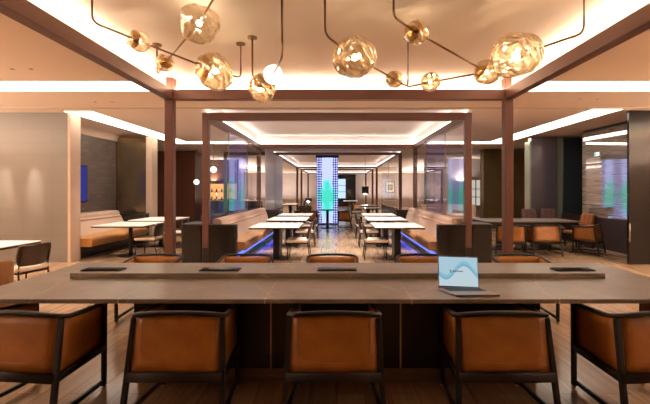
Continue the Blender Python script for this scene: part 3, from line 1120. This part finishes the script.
# ------------------------------------------------------------------ banquettes
def banquette(label, s, x_out, x_front, y0, y1, seatm, zt=0.93, ends=True, glow=True):
    """s=-1: the left one (faces +x); built about its own middle"""
    yc = (y0 + y1) / 2
    r = thing('banquette', label, 'bench', (0, yc, 0), group='banquettes')
    A, B = y0 - yc, y1 - yc
    def X(t):
        return s * (x_out + (x_front - x_out) * t)       # t 0 at the back, 1 at the front edge
    prof = [(X(0.0), 0.30), (X(0.0), zt - 0.03), (X(0.04), zt), (X(0.20), zt), (X(0.27), zt - 0.04), (X(0.28), zt - 0.12), (X(0.315), zt - 0.16), (X(0.46), 0.44), (X(0.46), 0.30)]
    n = 3 if (B - A) > 2.5 else 1
    bk = make('backrest', 'beige', r, prism, prof, 'y', A, B, 0.008)
    make('seat', seatm, r, prism, [(X(0.36), 0.27), (X(0.36), 0.44), (X(0.5), 0.455), (X(0.93), 0.455), (X(0.985), 0.43), (X(1.0), 0.38), (X(0.975), 0.27)], 'y', A, B, 0.006)
    make('base', 'cabinet', r, box, X(0.02), A, 0.0, X(0.72), B, 0.27)
    if glow:
        make('glow_strip', 'blue', r, box, X(0.722), A + 0.05, 0.13, X(0.735), B - 0.05, 0.20)
    make('seam', 'seat_tan', bk, lambda bm: tube(bm, [(X(0.331), A + 0.01, zt - 0.158), (X(0.331), B - 0.01, zt - 0.158)], 0.007, 6))
    return r


BQL = banquette('beige backed banquette with tan seat along the left glass partition', -1, 2.56, 1.87, 8.17, 13.2, 'seat_tan')
BQR = banquette('beige backed banquette with tan seat along the right glass partition', 1, 2.56, 1.87, 8.17, 13.2, 'seat_tan')


def end_cab(label, x0, x1, y0, y1, h, group):
    s = 1 if x1 > x0 else -1
    r = 0.05
    ym = (y0 + y1) / 2
    pts = [(x0, y0)]
    for k in range(5):
        a = k / 4 * PI / 2
        pts.append((x1 - s * r + s * r * math.sin(a), y0 + r - r * math.cos(a)))
    for k in range(5):
        a = k / 4 * PI / 2
        pts.append((x1 - s * r + s * r * math.cos(a), y1 - r + r * math.sin(a)))
    pts.append((x0, y1))
    xm = (x0 + x1) / 2
    t = thing('end_cabinet', label, 'cabinet', (xm, ym, 0), group=group)
    P = [(p[0] - xm, p[1] - ym) for p in pts]
    make('body', 'cabinet', t, prism, P, 'z', 0.05, h - 0.02)
    make('cap', 'black', t, prism, [(p[0] * 1.015, p[1] * 1.03) for p in P], 'z', h - 0.02, h)
    make('plinth', 'black', t, prism, [(p[0] * 0.96, p[1] * 0.9) for p in P], 'z', 0.0, 0.05)


for s, sd in ((-1, 'left'), (1, 'right')):
    end_cab('dark glossy end cabinet of the %s banquette, on the aisle side of the brown post' % sd, s * 2.585, s * 2.03, 7.99, 8.16, 0.82, 'banquette end cabinets')
    end_cab('dark end cabinet outside the %s brown banquette post' % sd, s * 2.74, s * 3.14, 7.99, 8.7, 0.83, 'banquette end cabinets')
    end_cab('low dark cabinet at the far end of the %s banquette' % sd, s * 2.585, s * 1.95, 13.24, 13.40, 0.86, 'banquette end cabinets')

# glass partitions standing behind each banquette
for s, sd in ((-1, 'left'), (1, 'right')):
    r = thing('glass_partition', 'clear glass partition behind the %s banquette inside the brown frame' % sd, 'partition', (s * 2.60, 10.8, 0), group='glass partitions')
    make('sill', 'cabinet', r, box, -0.03, -2.65, 0.0, 0.03, 2.6, 0.82)
    for k, (a, b) in enumerate(((-2.65, -1.275), (-1.26, 0.70), (0.715, 2.6))):
        make('pane', (('glass_clear', 'glass_lav', 'glass_clear') if s < 0 else ('glass', 'glass_lav', 'glass_clear'))[k], r, box, -0.006, a, 0.82, 0.006, b, 2.925)
    for y in (-1.2675, 0.7075):
        make('mullion', 'plinth', r, box, -0.011, y - 0.0075, 0.82, 0.011, y + 0.0075, 2.925)
for s, sd, a, b, mt in ((-1, 'left', 14.0, 18.4, 'frosted'), (1, 'right', 16.75, 22.4, 'glass_clear')):
    r = thing('glass_partition', ('hazy frosted' if s < 0 else 'clear') + ' glass screen on the %s of the lit column, beyond the banquettes' % sd, 'partition', (s * 2.53, a, 0), group='glass partitions')
    make('sill', 'cabinet', r, box, -0.03, 0, 0.0, 0.03, b - a, 0.75)
    m_ = (b - a) / 2
    make('pane', mt, r, box, -0.006, 0, 0.75, 0.006, m_ - 0.008, 2.98)
    make('pane', mt, r, box, -0.006, m_ + 0.008, 0.75, 0.006, b - a, 2.98)
    make('mullion', 'plinth', r, box, -0.011, m_ - 0.008, 0.75, 0.011, m_ + 0.008, 2.98)

# banquette in the left niche, against the dark tiles
BQN = banquette('banquette with ochre seat in the left niche against dark glazed tiles', -1, 6.50, 5.36, 8.70, 11.3, 'seat_ochre', zt=0.95, glow=False)
end_cab('low dark cabinet at the end of the left niche banquette', -6.45, -5.5, 11.34, 11.66, 0.84, None)
# banquette beyond the right partition, its back toward the camera side
bq = thing('banquette', 'pale beige bench far behind the right banquette post, before the bronze wall', 'bench', (4.55, 15.6, 0), group='banquettes')
make('backrest', 'beige', bq, box, -1.25, 0.10, 0.30, 0.95, 0.34, 0.95, 0.04, 3)
make('seat', 'beige', bq, box, -1.25, -0.42, 0.27, 0.95, 0.10, 0.46, 0.03, 3)
make('base', 'cabinet', bq, box, -1.23, -0.3, 0.0, 0.93, 0.3, 0.27)

# ------------------------------------------------------------------ right alcove table and far side chairs
at_ = thing('alcove_table', 'dark stone topped table in the right alcove with leather chairs around', 'table', (4.85, 10.35, 0))
make('tabletop', 'stone_top', at_, box, -1.2, -0.55, 0.715, 1.2, 0.55, 0.745, 0.006)
make('apron', 'black', at_, box, -1.15, -0.5, 0.66, 1.15, 0.5, 0.715)
make('pedestal', 'cabinet', at_, box, -0.62, -0.22, 0.03, -0.28, 0.22, 0.66, 0.006)
make('pedestal', 'cabinet', at_, box, 0.28, -0.22, 0.03, 0.62, 0.22, 0.66, 0.006)
make('foot_plate', 'black', at_, box, -0.85, -0.3, 0.0, 0.85, 0.3, 0.03)


def side_chair(label, group):
    r = thing('upholstered_chair', label, 'chair', group=group)
    for sx in (-1, 1):
        make('leg', 'darkwood', r, bar, (sx * 0.22, 0.21, 0), (sx * 0.21, 0.2, 0.40), 0.03, 0.03, 0.04, 0.04)
        make('leg', 'darkwood', r, bar, (sx * 0.22, -0.27, 0), (sx * 0.21, -0.2, 0.40), 0.03, 0.03, 0.04, 0.04)
    make('seat', 'plum', r, box, -0.25, -0.24, 0.38, 0.25, 0.25, 0.47, 0.03, 3)

    def back(bm):
        rows = []
        for z, hw in ((0.44, 0.235), (0.6, 0.235), (0.78, 0.225), (0.92, 0.205), (0.96, 0.18)):
            rows.append([(hw * u, -0.225 - (z - 0.44) * 0.2 - 0.03 * (1 - u * u), z) for u in (-1, -0.6, -0.2, 0.2, 0.6, 1)])
        surf(bm, rows, 0.06, (0, 1, 0))
    b = make('backrest', 'plum', r, back)
    for x in (-0.08, 0.08):
        make('piping', 'darkwood', b, lambda bm: sweep(bm, [(x, -0.225 - (z - 0.44) * 0.2 + 0.034, z) for z in (0.46, 0.6, 0.78, 0.94)], circ(0.005, 6)))
    return r


sc1 = side_chair('plum brown high backed chair behind the alcove table, left of the pair', 'plum chairs behind the alcove table')
sc1.location = (5.72, 11.5, 0)
sc1.rotation_euler = (0, 0, PI + 0.12)
dup(sc1, (6.28, 11.55, 0), PI - 0.1, 'plum brown high backed chair behind the alcove table, right of the pair', 'plum chairs behind the alcove table')

oc = dup(sc1, (6.44, 10.62, 0), PI / 2 + 0.1, 'orange brown high backed chair against the grey glass wall of the alcove')
oc.scale = (1, 1, 0.92)
for ch in oc.children:
    if ch.name.split('.')[0] in ('seat', 'backrest'):
        ch.data = ch.data.copy()
        ch.data.materials[0] = K['leather2']

# door pull on the dark block
pl = thing('door_pull', 'slim vertical metal pull on the edge of the dark right wall', 'handle', (5.93, 8.06, 0))
make('grip', 'plinth', pl, lambda bm: tube(bm, [(0, -0.02, 0.46), (0, -0.02, 0.84)], 0.012))
for z in (0.52, 0.78):
    make('mount', 'plinth', pl, lambda bm: tube(bm, [(0, -0.02, z), (0.03, 0.045, z)], 0.007))

# reflection of an exit sign in the grey glass, built as glowing shapes
EXS = 0.62
ex = thing('exit_sign_reflection', 'reflection of a small exit pictogram sign in the grey glass at right', 'sign', (6.82, 10.40, 2.46), 0)
ex.scale = (EXS, EXS, EXS)
make('housing', 'pale_trim', ex, box, -0.02, -0.17, -0.09, 0.03, 0.17, 0.09, 0.004)
f_ = make('face', 'white_sign', ex, box, -0.024, -0.155, -0.075, -0.02, 0.155, 0.075)


def man(bm):
    def seg(a, b, r):
        tube(bm, [(-0.026, a[0], a[1]), (-0.026, b[0], b[1])], r, 6)
    lathe(bm, [(0, -0.012), (0.012, 0), (0, 0.012)], 10, (-0.026, -0.01, 0.045))
    seg((0.0, 0.03), (0.01, -0.005), 0.009)
    seg((0.0, 0.025), (-0.04, 0.015), 0.006)
    seg((0.0, 0.025), (0.04, 0.0), 0.006)
    seg((0.01, -0.005), (-0.03, -0.03), 0.007)
    seg((-0.03, -0.03), (-0.025, -0.06), 0.007)
    seg((0.01, -0.005), (0.045, -0.05), 0.007)
    box(bm, -0.027, 0.075, -0.06, -0.024, 0.135, 0.06)


make('running_figure', 'green_sign', ex, man)

# blue screen in the left niche
bs = thing('wall_screen', 'dark blue glowing screen on the dark tiled wall of the left niche', 'screen', (-6.53, 9.75, 0))
make('housing', 'black', bs, box, -0.02, -0.62, 1.20, 0.012, 0.62, 2.16, 0.004)
make('display', 'blue_screen', bs, box, 0.012, -0.59, 1.23, 0.015, 0.59, 2.13)

# ------------------------------------------------------------------ lit column, little table
cl = thing('lit_column', 'tall glowing column with teal and dotted blue panels at the aisle end', 'column', (-0.43, 18.0, 0))
H = 0.475
for k in range(4):
    a = k * PI / 2
    bm = bmesh.new()
    M = Matrix.Rotation(a, 3, 'Z')
    quad(bm, [M @ Vector(p) for p in ((-H, -H, 0.06), (H, -H, 0.06), (H, -H, 2.95), (-H, -H, 2.95))], [(-H, 0), (H, 0), (H, 2.89), (-H, 2.89)])
    obj('lit_panel', bm, 'column', cl)
make('cap', 'black', cl, box, -H - 0.03, -H - 0.03, 2.95, H + 0.03, H + 0.03, 3.12, 0.005)
make('plinth', 'black', cl, box, -H - 0.02, -H - 0.02, 0.0, H + 0.02, H + 0.02, 0.06, 0.005)
pt = thing('bistro_table', 'small black pedestal table in front of the glowing column', 'table', (-0.38, 15.9, 0))
make('tabletop', 'tray', pt, lambda bm: lathe(bm, [(0, TZ - 0.03), (0.44, TZ - 0.03), (0.45, TZ - 0.015), (0.44, TZ), (0, TZ)], 36))
make('pedestal', 'black', pt, lambda bm: lathe(bm, [(0.07, 0.02), (0.055, 0.05), (0.055, TZ - 0.05), (0.10, TZ - 0.03)], 20))
make('foot_plate', 'black', pt, lambda bm: lathe(bm, [(0, 0), (0.26, 0), (0.25, 0.02), (0, 0.02)], 28))

# ------------------------------------------------------------------ far seating and furniture
pedestal_table('dining_table', 'distant white topped table at left, before the far brown post', 0.36, 1.0, (-2.60, 22.2, 0), 'distant white tables')
pedestal_table('dining_table', 'distant white topped table just right of the glowing column', 0.52, 1.1, (0.98, 29.0, 0), 'distant white tables')
for x, y, rz, l in ((-1.95, 20.4, PI / 2, 'chair tinted navy for blue light, far left of the glowing column'),):
    c = side_chair(l, None)
    c.location = (x, y, 0)
    c.rotation_euler = (0, 0, rz)
    for ch in c.children:
        if ch.name.split('.')[0] in ('seat', 'backrest'):
            ch.data.materials[0] = K['navy']  # navy stands in for blue light falling on the chair
pedestal_table('dining_table', 'dark topped distant table on the right of the aisle, nearer one', 0.5, 0.6, (1.35, 17.4, 0), 'dark distant tables', 'stone_top')
pedestal_table('dining_table', 'dark topped distant table on the right of the aisle, farther one', 0.5, 0.6, (1.55, 20.4, 0), 'dark distant tables', 'stone_top')
dup(DC, (0.86, 17.3, 0), -PI / 2, 'distant dark chair beside the nearer dark topped table', 'distant dining chairs')
dup(DC, (1.0, 20.4, 0), -PI / 2, 'distant dark chair beside the farther dark topped table', 'distant dining chairs')
dup(AC, (1.25, 24.0, 0), -PI / 2, 'distant brown armchair right of the column, behind the dark topped tables', None)
dup(AC, (-1.55, 19.4, 0), PI, 'distant brown armchair left of the glowing column, facing the camera', None)


def drum_lamp(label, x, y, z, r, h, hang, group):
    t = thing('pendant_lamp' if hang else 'table_lamp', label, 'lamp', (x, y, 0), group=group)
    make('lamp_shade', 'lampshade', t, lambda bm: lathe(bm, [(r * 0.93, z - h / 2), (r, z - h / 2), (r * 0.97, z + h / 2), (r * 0.1, z + h / 2), (r * 0.1, z + h / 2 - 0.01), (r * 0.92, z + h / 2 - 0.01), (r * 0.93, z - h / 2)], 24))
    make('bulb', 'bulb', t, lambda bm: lathe(bm, [(0, z - h / 2 - 0.03), (r * 0.5, z - h / 2), (r * 0.5, z + h * 0.2), (0, z + h * 0.3)], 14))
    if hang:
        make('cord', 'black', t, lambda bm: tube(bm, [(0, 0, z + h / 2), (0, 0, 3.36)], 0.01, 6))
    else:
        make('stem', 'black', t, lambda bm: tube(bm, [(0, 0, 0.0), (0, 0, z + h / 2)], 0.015, 8))
        make('foot', 'black', t, lambda bm: lathe(bm, [(0, 0), (0.16, 0), (0.15, 0.02), (0, 0.03)], 20))
    return t


drum_lamp('black drum pendant lamp hanging right of the glowing column', 1.60, 22.5, 1.52, 0.20, 0.42, True, 'black drum lamps')
drum_lamp('black drum standing lamp left of the glowing column', -1.60, 22.2, 0.98, 0.18, 0.18, False, 'black drum lamps')

# framed picture on the back wall, and the lit cabinet
pc = thing('framed_picture', 'small framed picture on the far wall, seen through the right glass screen', 'picture', (5.10, 38.18, 1.80))
make('picture_frame', 'black', pc, box, -0.42, -0.03, -0.52, 0.42, 0.0, 0.52, 0.01)
make('mount', 'paper', pc, box, -0.37, -0.035, -0.47, 0.37, -0.03, 0.47)
make('artwork', 'art', pc, box, -0.25, -0.04, -0.30, 0.25, -0.035, 0.26)
cb = thing('display_cabinet', 'dark cabinet with a cool white lit front, behind the column on the right', 'cabinet', (0.75, 37.4, 0))
make('body', 'cabinet', cb, box, -1.1, -0.3, 0.0, 1.0, 0.75, 2.95, 0.01)
make('lit_front', 'cool_glow', cb, box, -0.75, -0.32, 0.75, 0.05, -0.30, 2.55)
for z in (1.35, 1.95):
    make('shelf', 'cabinet', cb, box, -0.75, -0.36, z - 0.02, 0.05, -0.32, z + 0.02)

# far bar, left
br_ = thing('bar_counter', 'dark bar counter far left, seen past the left banquette post', 'counter', (-5.2, 18.9, 0))
make('front_panel', 'navy', br_, box, -1.1, -0.30, 0.06, 1.6, -0.24, 0.98)
make('body', 'cabinet', br_, box, -1.1, -0.24, 0.0, 1.6, 0.30, 0.98)
make('worktop', 'stone_top', br_, box, -1.15, -0.36, 0.98, 1.65, 0.34, 1.02, 0.005)
make('glow_strip', 'blue', br_, box, -1.1, -0.33, 0.02, 1.6, -0.31, 0.035)
sh = thing('back_bar_shelf', 'amber lit back bar shelving behind the far left counter', 'shelf', (-5.2, 20.6, 0))
make('carcass', 'brown_wall', sh, box, -1.7, 0.0, 0.0, 0.1, 0.1, 3.1)
make('lit_back', 'amber_glow', sh, box, -1.6, -0.02, 1.05, 0.0, 0.0, 1.85)
SHL = []
for z in (1.03, 1.43, 1.86):
    SHL.append(make('shelf', 'darkwood', sh, box, -1.6, -0.28, z - 0.02, 0.0, -0.02, z))
for k in range(6):
    x = -6.65 + k * 0.24 + random.uniform(-0.04, 0.04)
    for z in (1.03, 1.43):
        h = random.uniform(0.16, 0.22)
        o = make('bottle', 'bottle', None, lambda bm: lathe(bm, [(0, 0), (0.036, 0), (0.038, 0.01), (0.038, h * 0.6), (0.014, h * 0.75), (0.013, h), (0, h)], 12))
        o.location = (x, 20.45, z)
        tag(o, 'small dark bottle on the amber lit back bar shelving', 'bottle', 'bottles on the back bar')

# globe pendants and lit pillar left
for px, py, fd, r, l in ((213.5, 169.5, 28, 0.115, 'round milk glass pendant beside the left banquette post'), (196.5, 182, 24.5, 0.11, 'round milk glass pendant at the edge of the dark veneer wall')):
    p = at(px, py, fd)
    t = thing('globe_pendant', l, 'lamp', (p.x, p.y, p.z), group='milk glass pendants')
    make('globe', 'milk', t, lambda bm: lathe(bm, [(r * math.sin(PI * k / 12), -r * math.cos(PI * k / 12)) for k in range(13)], 20))
    make('rod', 'brass', t, lambda bm: tube(bm, [(0, 0, r * 0.95), (0, 0, CEIL - p.z)], 0.010, 6))
    make('canopy', 'brass', t, lambda bm: lathe(bm, [(0, CEIL - p.z - 0.03), (0.06, CEIL - p.z - 0.02), (0.06, CEIL - p.z), (0, CEIL - p.z)], 16))
lt = thing('floor_lantern', 'slender white lit floor lantern between the dark veneer wall and bar', 'lamp', (-6.28, 18.2, 0))
make('shade', 'milk', lt, lambda bm: lathe(bm, [(0.15, 0.1), (0.12, 0.6), (0.09, 1.25), (0, 1.25)], 20))
make('foot', 'black', lt, lambda bm: lathe(bm, [(0, 0), (0.16, 0), (0.15, 0.1), (0, 0.1)], 20))

# white lit cabinet far right
wc = thing('lit_cabinet', 'pale lit grid cabinet far right between brown post and bronze wall', 'cabinet', (6.15, 17.4, 0))
make('body', 'pale_trim', wc, box, -0.40, 0.0, 0.0, 0.45, 0.4, 2.1, 0.01)
make('lit_back', 'white_glow', wc, box, -0.34, -0.01, 0.85, 0.39, 0.0, 1.95)
for z in (1.2, 1.55):
    make('shelf', 'plinth', wc, box, -0.37, -0.08, z, 0.42, 0.0, z + 0.03)
for x in (-0.10, 0.14):
    make('divider', 'plinth', wc, box, x, -0.08, 0.85, x + 0.03, 0.0, 1.95)

# ------------------------------------------------------------------ chandeliers
from mathutils import noise as mnoise


def blob(bm, r, seed, dent=0.16, sq=(1, 1, 1)):
    b2 = bmesh.new()
    bmesh.ops.create_icosphere(b2, subdivisions=4, radius=1.0)
    off = Vector((seed * 3.1, seed * 1.7, seed * 0.9))
    for v in b2.verts:
        d = v.co.normalized()
        k = 1 + dent * mnoise.noise(d * 1.15 + off) + dent * 0.35 * mnoise.noise(d * 2.6 + off)
        v.co = Vector((d.x * sq[0], d.y * sq[1], d.z * sq[2])) * r * k
    for f in b2.faces:
        f.smooth = True
    merge(bm, b2)


def cupmesh(bm, r, axis):
    """half-shell of metal on the rod side"""
    axis = Vector(axis).normalized()
    q = Vector((0, 0, -1)).rotation_difference(axis)
    b2 = bmesh.new()
    lathe(b2, [(0.0, -r * 1.0), (r * 0.30, -r * 0.955), (r * 0.55, -r * 0.84), (r * 0.76, -r * 0.65), (r * 0.90, -r * 0.44), (r * 0.885, -r * 0.43), (r * 0.74, -r * 0.63), (r * 0.53, -r * 0.81), (r * 0.28, -r * 0.92), (0, -r * 0.96)], 24)
    merge(bm, b2, q.to_matrix().to_4x4())


def globe(root, base, p, r, seed, mt='globe', cup=None, bulb=0.12, sq=(1, 1, 1)):
    if mt == 'milk':
        g = make('globe', 'milk', root, lambda bm: blob(bm, r, seed, 0.06, sq))
        g.location = p - base
        return g
    g = make('globe', mt, root, lambda bm: blob(bm, r, seed, 0.17, sq))
    g.location = p - base
    make('bulb', 'bulb', g, lambda bm: lathe(bm, [(r * bulb * math.sin(PI * k / 10), -r * bulb * math.cos(PI * k / 10)) for k in range(11)], 16))
    if cup is not None:
        make('cup', 'gold_cup', g, lambda bm: cupmesh(bm, r * 0.90, cup))
    return g


def rod(root, base, pts, r=0.011):
    # round the inner corners a little
    P = [Vector(p) - base for p in pts]
    out = [P[0]]
    for a, b, c in zip(P[:-2], P[1:-1], P[2:]):
        k = min(0.07, (b - a).length * 0.4, (c - b).length * 0.4)
        s, e = b + (a - b).normalized() * k, b + (c - b).normalized() * k
        for t in (0, 0.25, 0.5, 0.75, 1):
            out.append(s * (1 - t) ** 2 + b * 2 * t * (1 - t) + e * t * t)
    out.append(P[-1])
    make('rod', 'brass', root, lambda bm: tube(bm, out, r, 8))


def canopy(root, base, p):
    c = Vector((p.x, p.y, CO1)) - base
    make('canopy', 'brass', root, lambda bm: lathe(bm, [(0, -0.03), (0.02, -0.03), (0.055, -0.022), (0.058, 0.0), (0, 0.0)], 20, c))


def up(p):
    return Vector((p.x, p.y, CO1 - 0.005))


def chand(label, p):
    b = Vector((p.x, p.y, CO1))
    return thing('chandelier', label, 'chandelier', b, group='bubble glass chandeliers'), b


# left fixture
c1 = at(157, 44.5, 80.4)
R, B = chand('brass rod chandelier with bubbled gold glass globes, left of three', c1)
g1, g2, g3, g4 = at(139, 41, 97), at(199, 23, 103), at(165, 63, 84), at(215, 71, 88)
a1 = at(92, 22, 108)
rod(R, B, [up(a1), a1, g1 + (a1 - g1).normalized() * 0.05])
canopy(R, B, a1)
globe(R, B, g1, 0.108, 1, 'globe_clear', a1 - g1)
rod(R, B, [g1, g4 + (g1 - g4).normalized() * 0.12])
f1 = at(213.5, -1, 108)
f0 = at(206, 11, 104.5)
rod(R, B, [up(f1), f1, f0, g2 + (f0 - g2).normalized() * 0.1])
globe(R, B, g2, 0.185, 2, 'globe_clear', None, 0.12)
rod(R, B, [g2 + (g3 - g2).normalized() * 0.12, g3])
globe(R, B, g3, 0.10, 3, 'globe', g2 - g3)
c1b = Vector((c1.x, c1.y, at(157, 75, 80.4).z))
canopy(R, B, c1)
rod(R, B, [up(c1), c1b, g3])
globe(R, B, g4, 0.205, 4, 'globe', g1 - g4, 0.12)
c2 = at(240.8, 43.4, 81)
c2b = Vector((c2.x, c2.y, at(240, 78, 81).z))
canopy(R, B, c2)
rod(R, B, [up(c2), c2b, g4 + (c2b - g4).normalized() * 0.1])
# middle fixture
c3 = at(252.4, 37, 84.5)
R, B = chand('brass pendant with one bubbled and one milky globe, middle of three', c3)
g5, g6 = at(262, 88, 84.5), at(273, 74.5, 92)
canopy(R, B, c3)
c3b = Vector((c3.x, c3.y, at(252, 78, 84.5).z))
rod(R, B, [up(c3), c3b, g5])
globe(R, B, g5, 0.160, 5, 'globe', Vector((0.25, -0.45, 0.5)), 0.12)
globe(R, B, g6, 0.105, 6, 'milk')
rod(R, B, [g5, g6])
b1 = at(282, 58, 109)
rod(R, B, [up(b1), b1, g6])
canopy(R, B, b1)
# right fixture
c4 = at(408, 33, 84)
R, B = chand('brass rod chandelier with six bubbled gold globes, right of three', c4)
g7, g8, g9 = at(355, 57, 104), at(416, 32.5, 100), at(394, 79, 88)
g10, g11, g12 = at(430.5, 82, 90), at(487, 72, 99), at(516, 56, 106)
a7, a7b = at(325, 35, 108), at(334, 45, 106)
rod(R, B, [up(a7), a7, g7 + (a7 - g7).normalized() * 0.14])
canopy(R, B, a7)
globe(R, B, g7, 0.205, 7, 'globe', None, 0.12)
c4b = Vector((c4.x, c4.y, at(409, 87, 84).z))
canopy(R, B, c4)
rod(R, B, [up(c4), c4b, g9])
rod(R, B, [g9, g7 + (g9 - g7).normalized() * 0.14])
rod(R, B, [c4b + Vector((0, 0, 0.02)), c4b, g10])
globe(R, B, g9, 0.095, 9, 'globe', g7 - g9, 0.12)
globe(R, B, g10, 0.105, 10, 'globe', None, 0.12)
rod(R, B, [g10, g11])
globe(R, B, g11, 0.125, 11, 'globe', g8 - g11, 0.12)
a8 = at(393.5, 17, 108)
rod(R, B, [up(a8), a8, g8])
canopy(R, B, a8)
globe(R, B, g8, 0.118, 8, 'globe', a8 - g8, 0.12)
rod(R, B, [g8, g11])
rod(R, B, [g11, g12 + (g11 - g12).normalized() * 0.12])
globe(R, B, g12, 0.222, 12, 'globe', None, 0.12, (1.05, 1, 0.95))
a12 = at(584, 33, 110)
rod(R, B, [up(a12), a12, g12 + (a12 - g12).normalized() * 0.16])
canopy(R, B, a12)

# ------------------------------------------------------------------ wall washers and added fill lamps
def spot(name, loc, tgt, power, ang, col=WARM, blend=0.8, size=0.05):
    l = bpy.data.lights.new(name, 'SPOT')
    l.energy = power
    l.color = col
    l.spot_size = math.radians(ang)
    l.spot_blend = blend
    l.shadow_soft_size = size
    o = bpy.data.objects.new(name, l)
    COL.objects.link(o)
    o.location = loc
    o.rotation_euler = (Vector(tgt) - Vector(loc)).to_track_quat('-Z', 'Y').to_euler()
    return o


# wall washers over the tiled wall, then downward fill spots added for brightness
for x, p in ((-6.95, 130), (-6.35, 150), (-7.5, 80)):
    spot('wall_washer_lamp', (x - 0.05, 7.85, 3.12), (x, 8.35, 1.55), p, 15, blend=1.0, size=0.03)
for s in (-1, 1):
    for y in (8.9, 10.9, 12.8):
        spot('downlight_fill_lamp', (s * 1.25, y, 3.3), (s * 1.2, y, 0.7), 135, 66, (1.0, 0.87, 0.76))  # added fill over the aisle tables, no fixture drawn
for x, y in ((-0.35, 8.9), (0.35, 8.9), (-0.35, 10.8), (0.35, 10.8), (1.2, 18.5), (-2.4, 21.8), (0.9, 28.0)):
    spot('downlight_fill_lamp', (x, y, 3.12), (x, y, 0), 60, 80, (1.0, 0.87, 0.78))  # added fill for the aisle and distant floor
for x, y in ((-4.7, 9.3), (-4.7, 11.0), (-4.4, 5.6), (4.6, 6.9), (-4.2, 7.4)):
    spot('downlight_fill_lamp', (x, y, 3.12), (x, y, 0), 75, 80)  # side spots boosted for floor bounce, some near the drawn downlights
spot('downlight_fill_lamp', (4.9, 10.6, 3.12), (4.9, 10.4, 0), 34, 90)  # added fill over the alcove table
for x in (-2.24, -1.12, 0.0, 1.05, 2.24):
    spot('downlight_fill_lamp', (x, 4.1, 3.3), (x, 5.0, 0.62), 40, 22)  # narrow fill added to brighten the leather of the far chairs

def fill_uplight(name, loc, sx, sy, power, col=WARM, up=True):
    l = bpy.data.lights.new(name, 'AREA')
    l.shape = 'RECTANGLE'
    l.size, l.size_y = sx, sy
    l.energy = power
    l.color = col
    o = bpy.data.objects.new(name, l)
    COL.objects.link(o)
    o.location = loc
    o.rotation_euler = (PI, 0, 0) if up else (0, 0, 0)


# unseen uplights added to brighten the ceilings and the far walls
for s in (-1, 1):
    fill_uplight('fill_uplight_lamp', (s * 8.7, 2.6, 2.2), 0.25, 9.0, 400)
    fill_uplight('fill_uplight_lamp', (s * 6.4, 27.0, 2.0), 0.25, 14.0, 170, (1.0, 0.90, 0.84))
    fill_uplight('fill_uplight_lamp', (s * 5.2, 36.9, 0.6), 6.0, 0.25, 55, (1.0, 0.88, 0.80))  # low fill added along the back wall

w = bpy.data.worlds.new('world')
scene.world = w
w.use_nodes = True
w.node_tree.nodes['Background'].inputs[0].default_value = (1.0, 0.8, 0.62, 1)
w.node_tree.nodes['Background'].inputs[1].default_value = 0.05

# ------------------------------------------------------------------ view
vs = scene.view_settings
vs.view_transform = 'Standard'
vs.look = 'None'
vs.gamma = 1.0
vs.use_curve_mapping = False
vs.exposure = 1.5
cy = scene.cycles
cy.use_denoising = True
try:
    cy.denoiser = 'OPENIMAGEDENOISE'
except Exception:
    pass
cy.max_bounces = 10
cy.diffuse_bounces = 5
cy.glossy_bounces = 4
cy.transparent_max_bounces = 24
cy.sample_clamp_indirect = 4.0
cy.sample_clamp_direct = 0.0
cy.caustics_reflective = False
cy.caustics_refractive = False
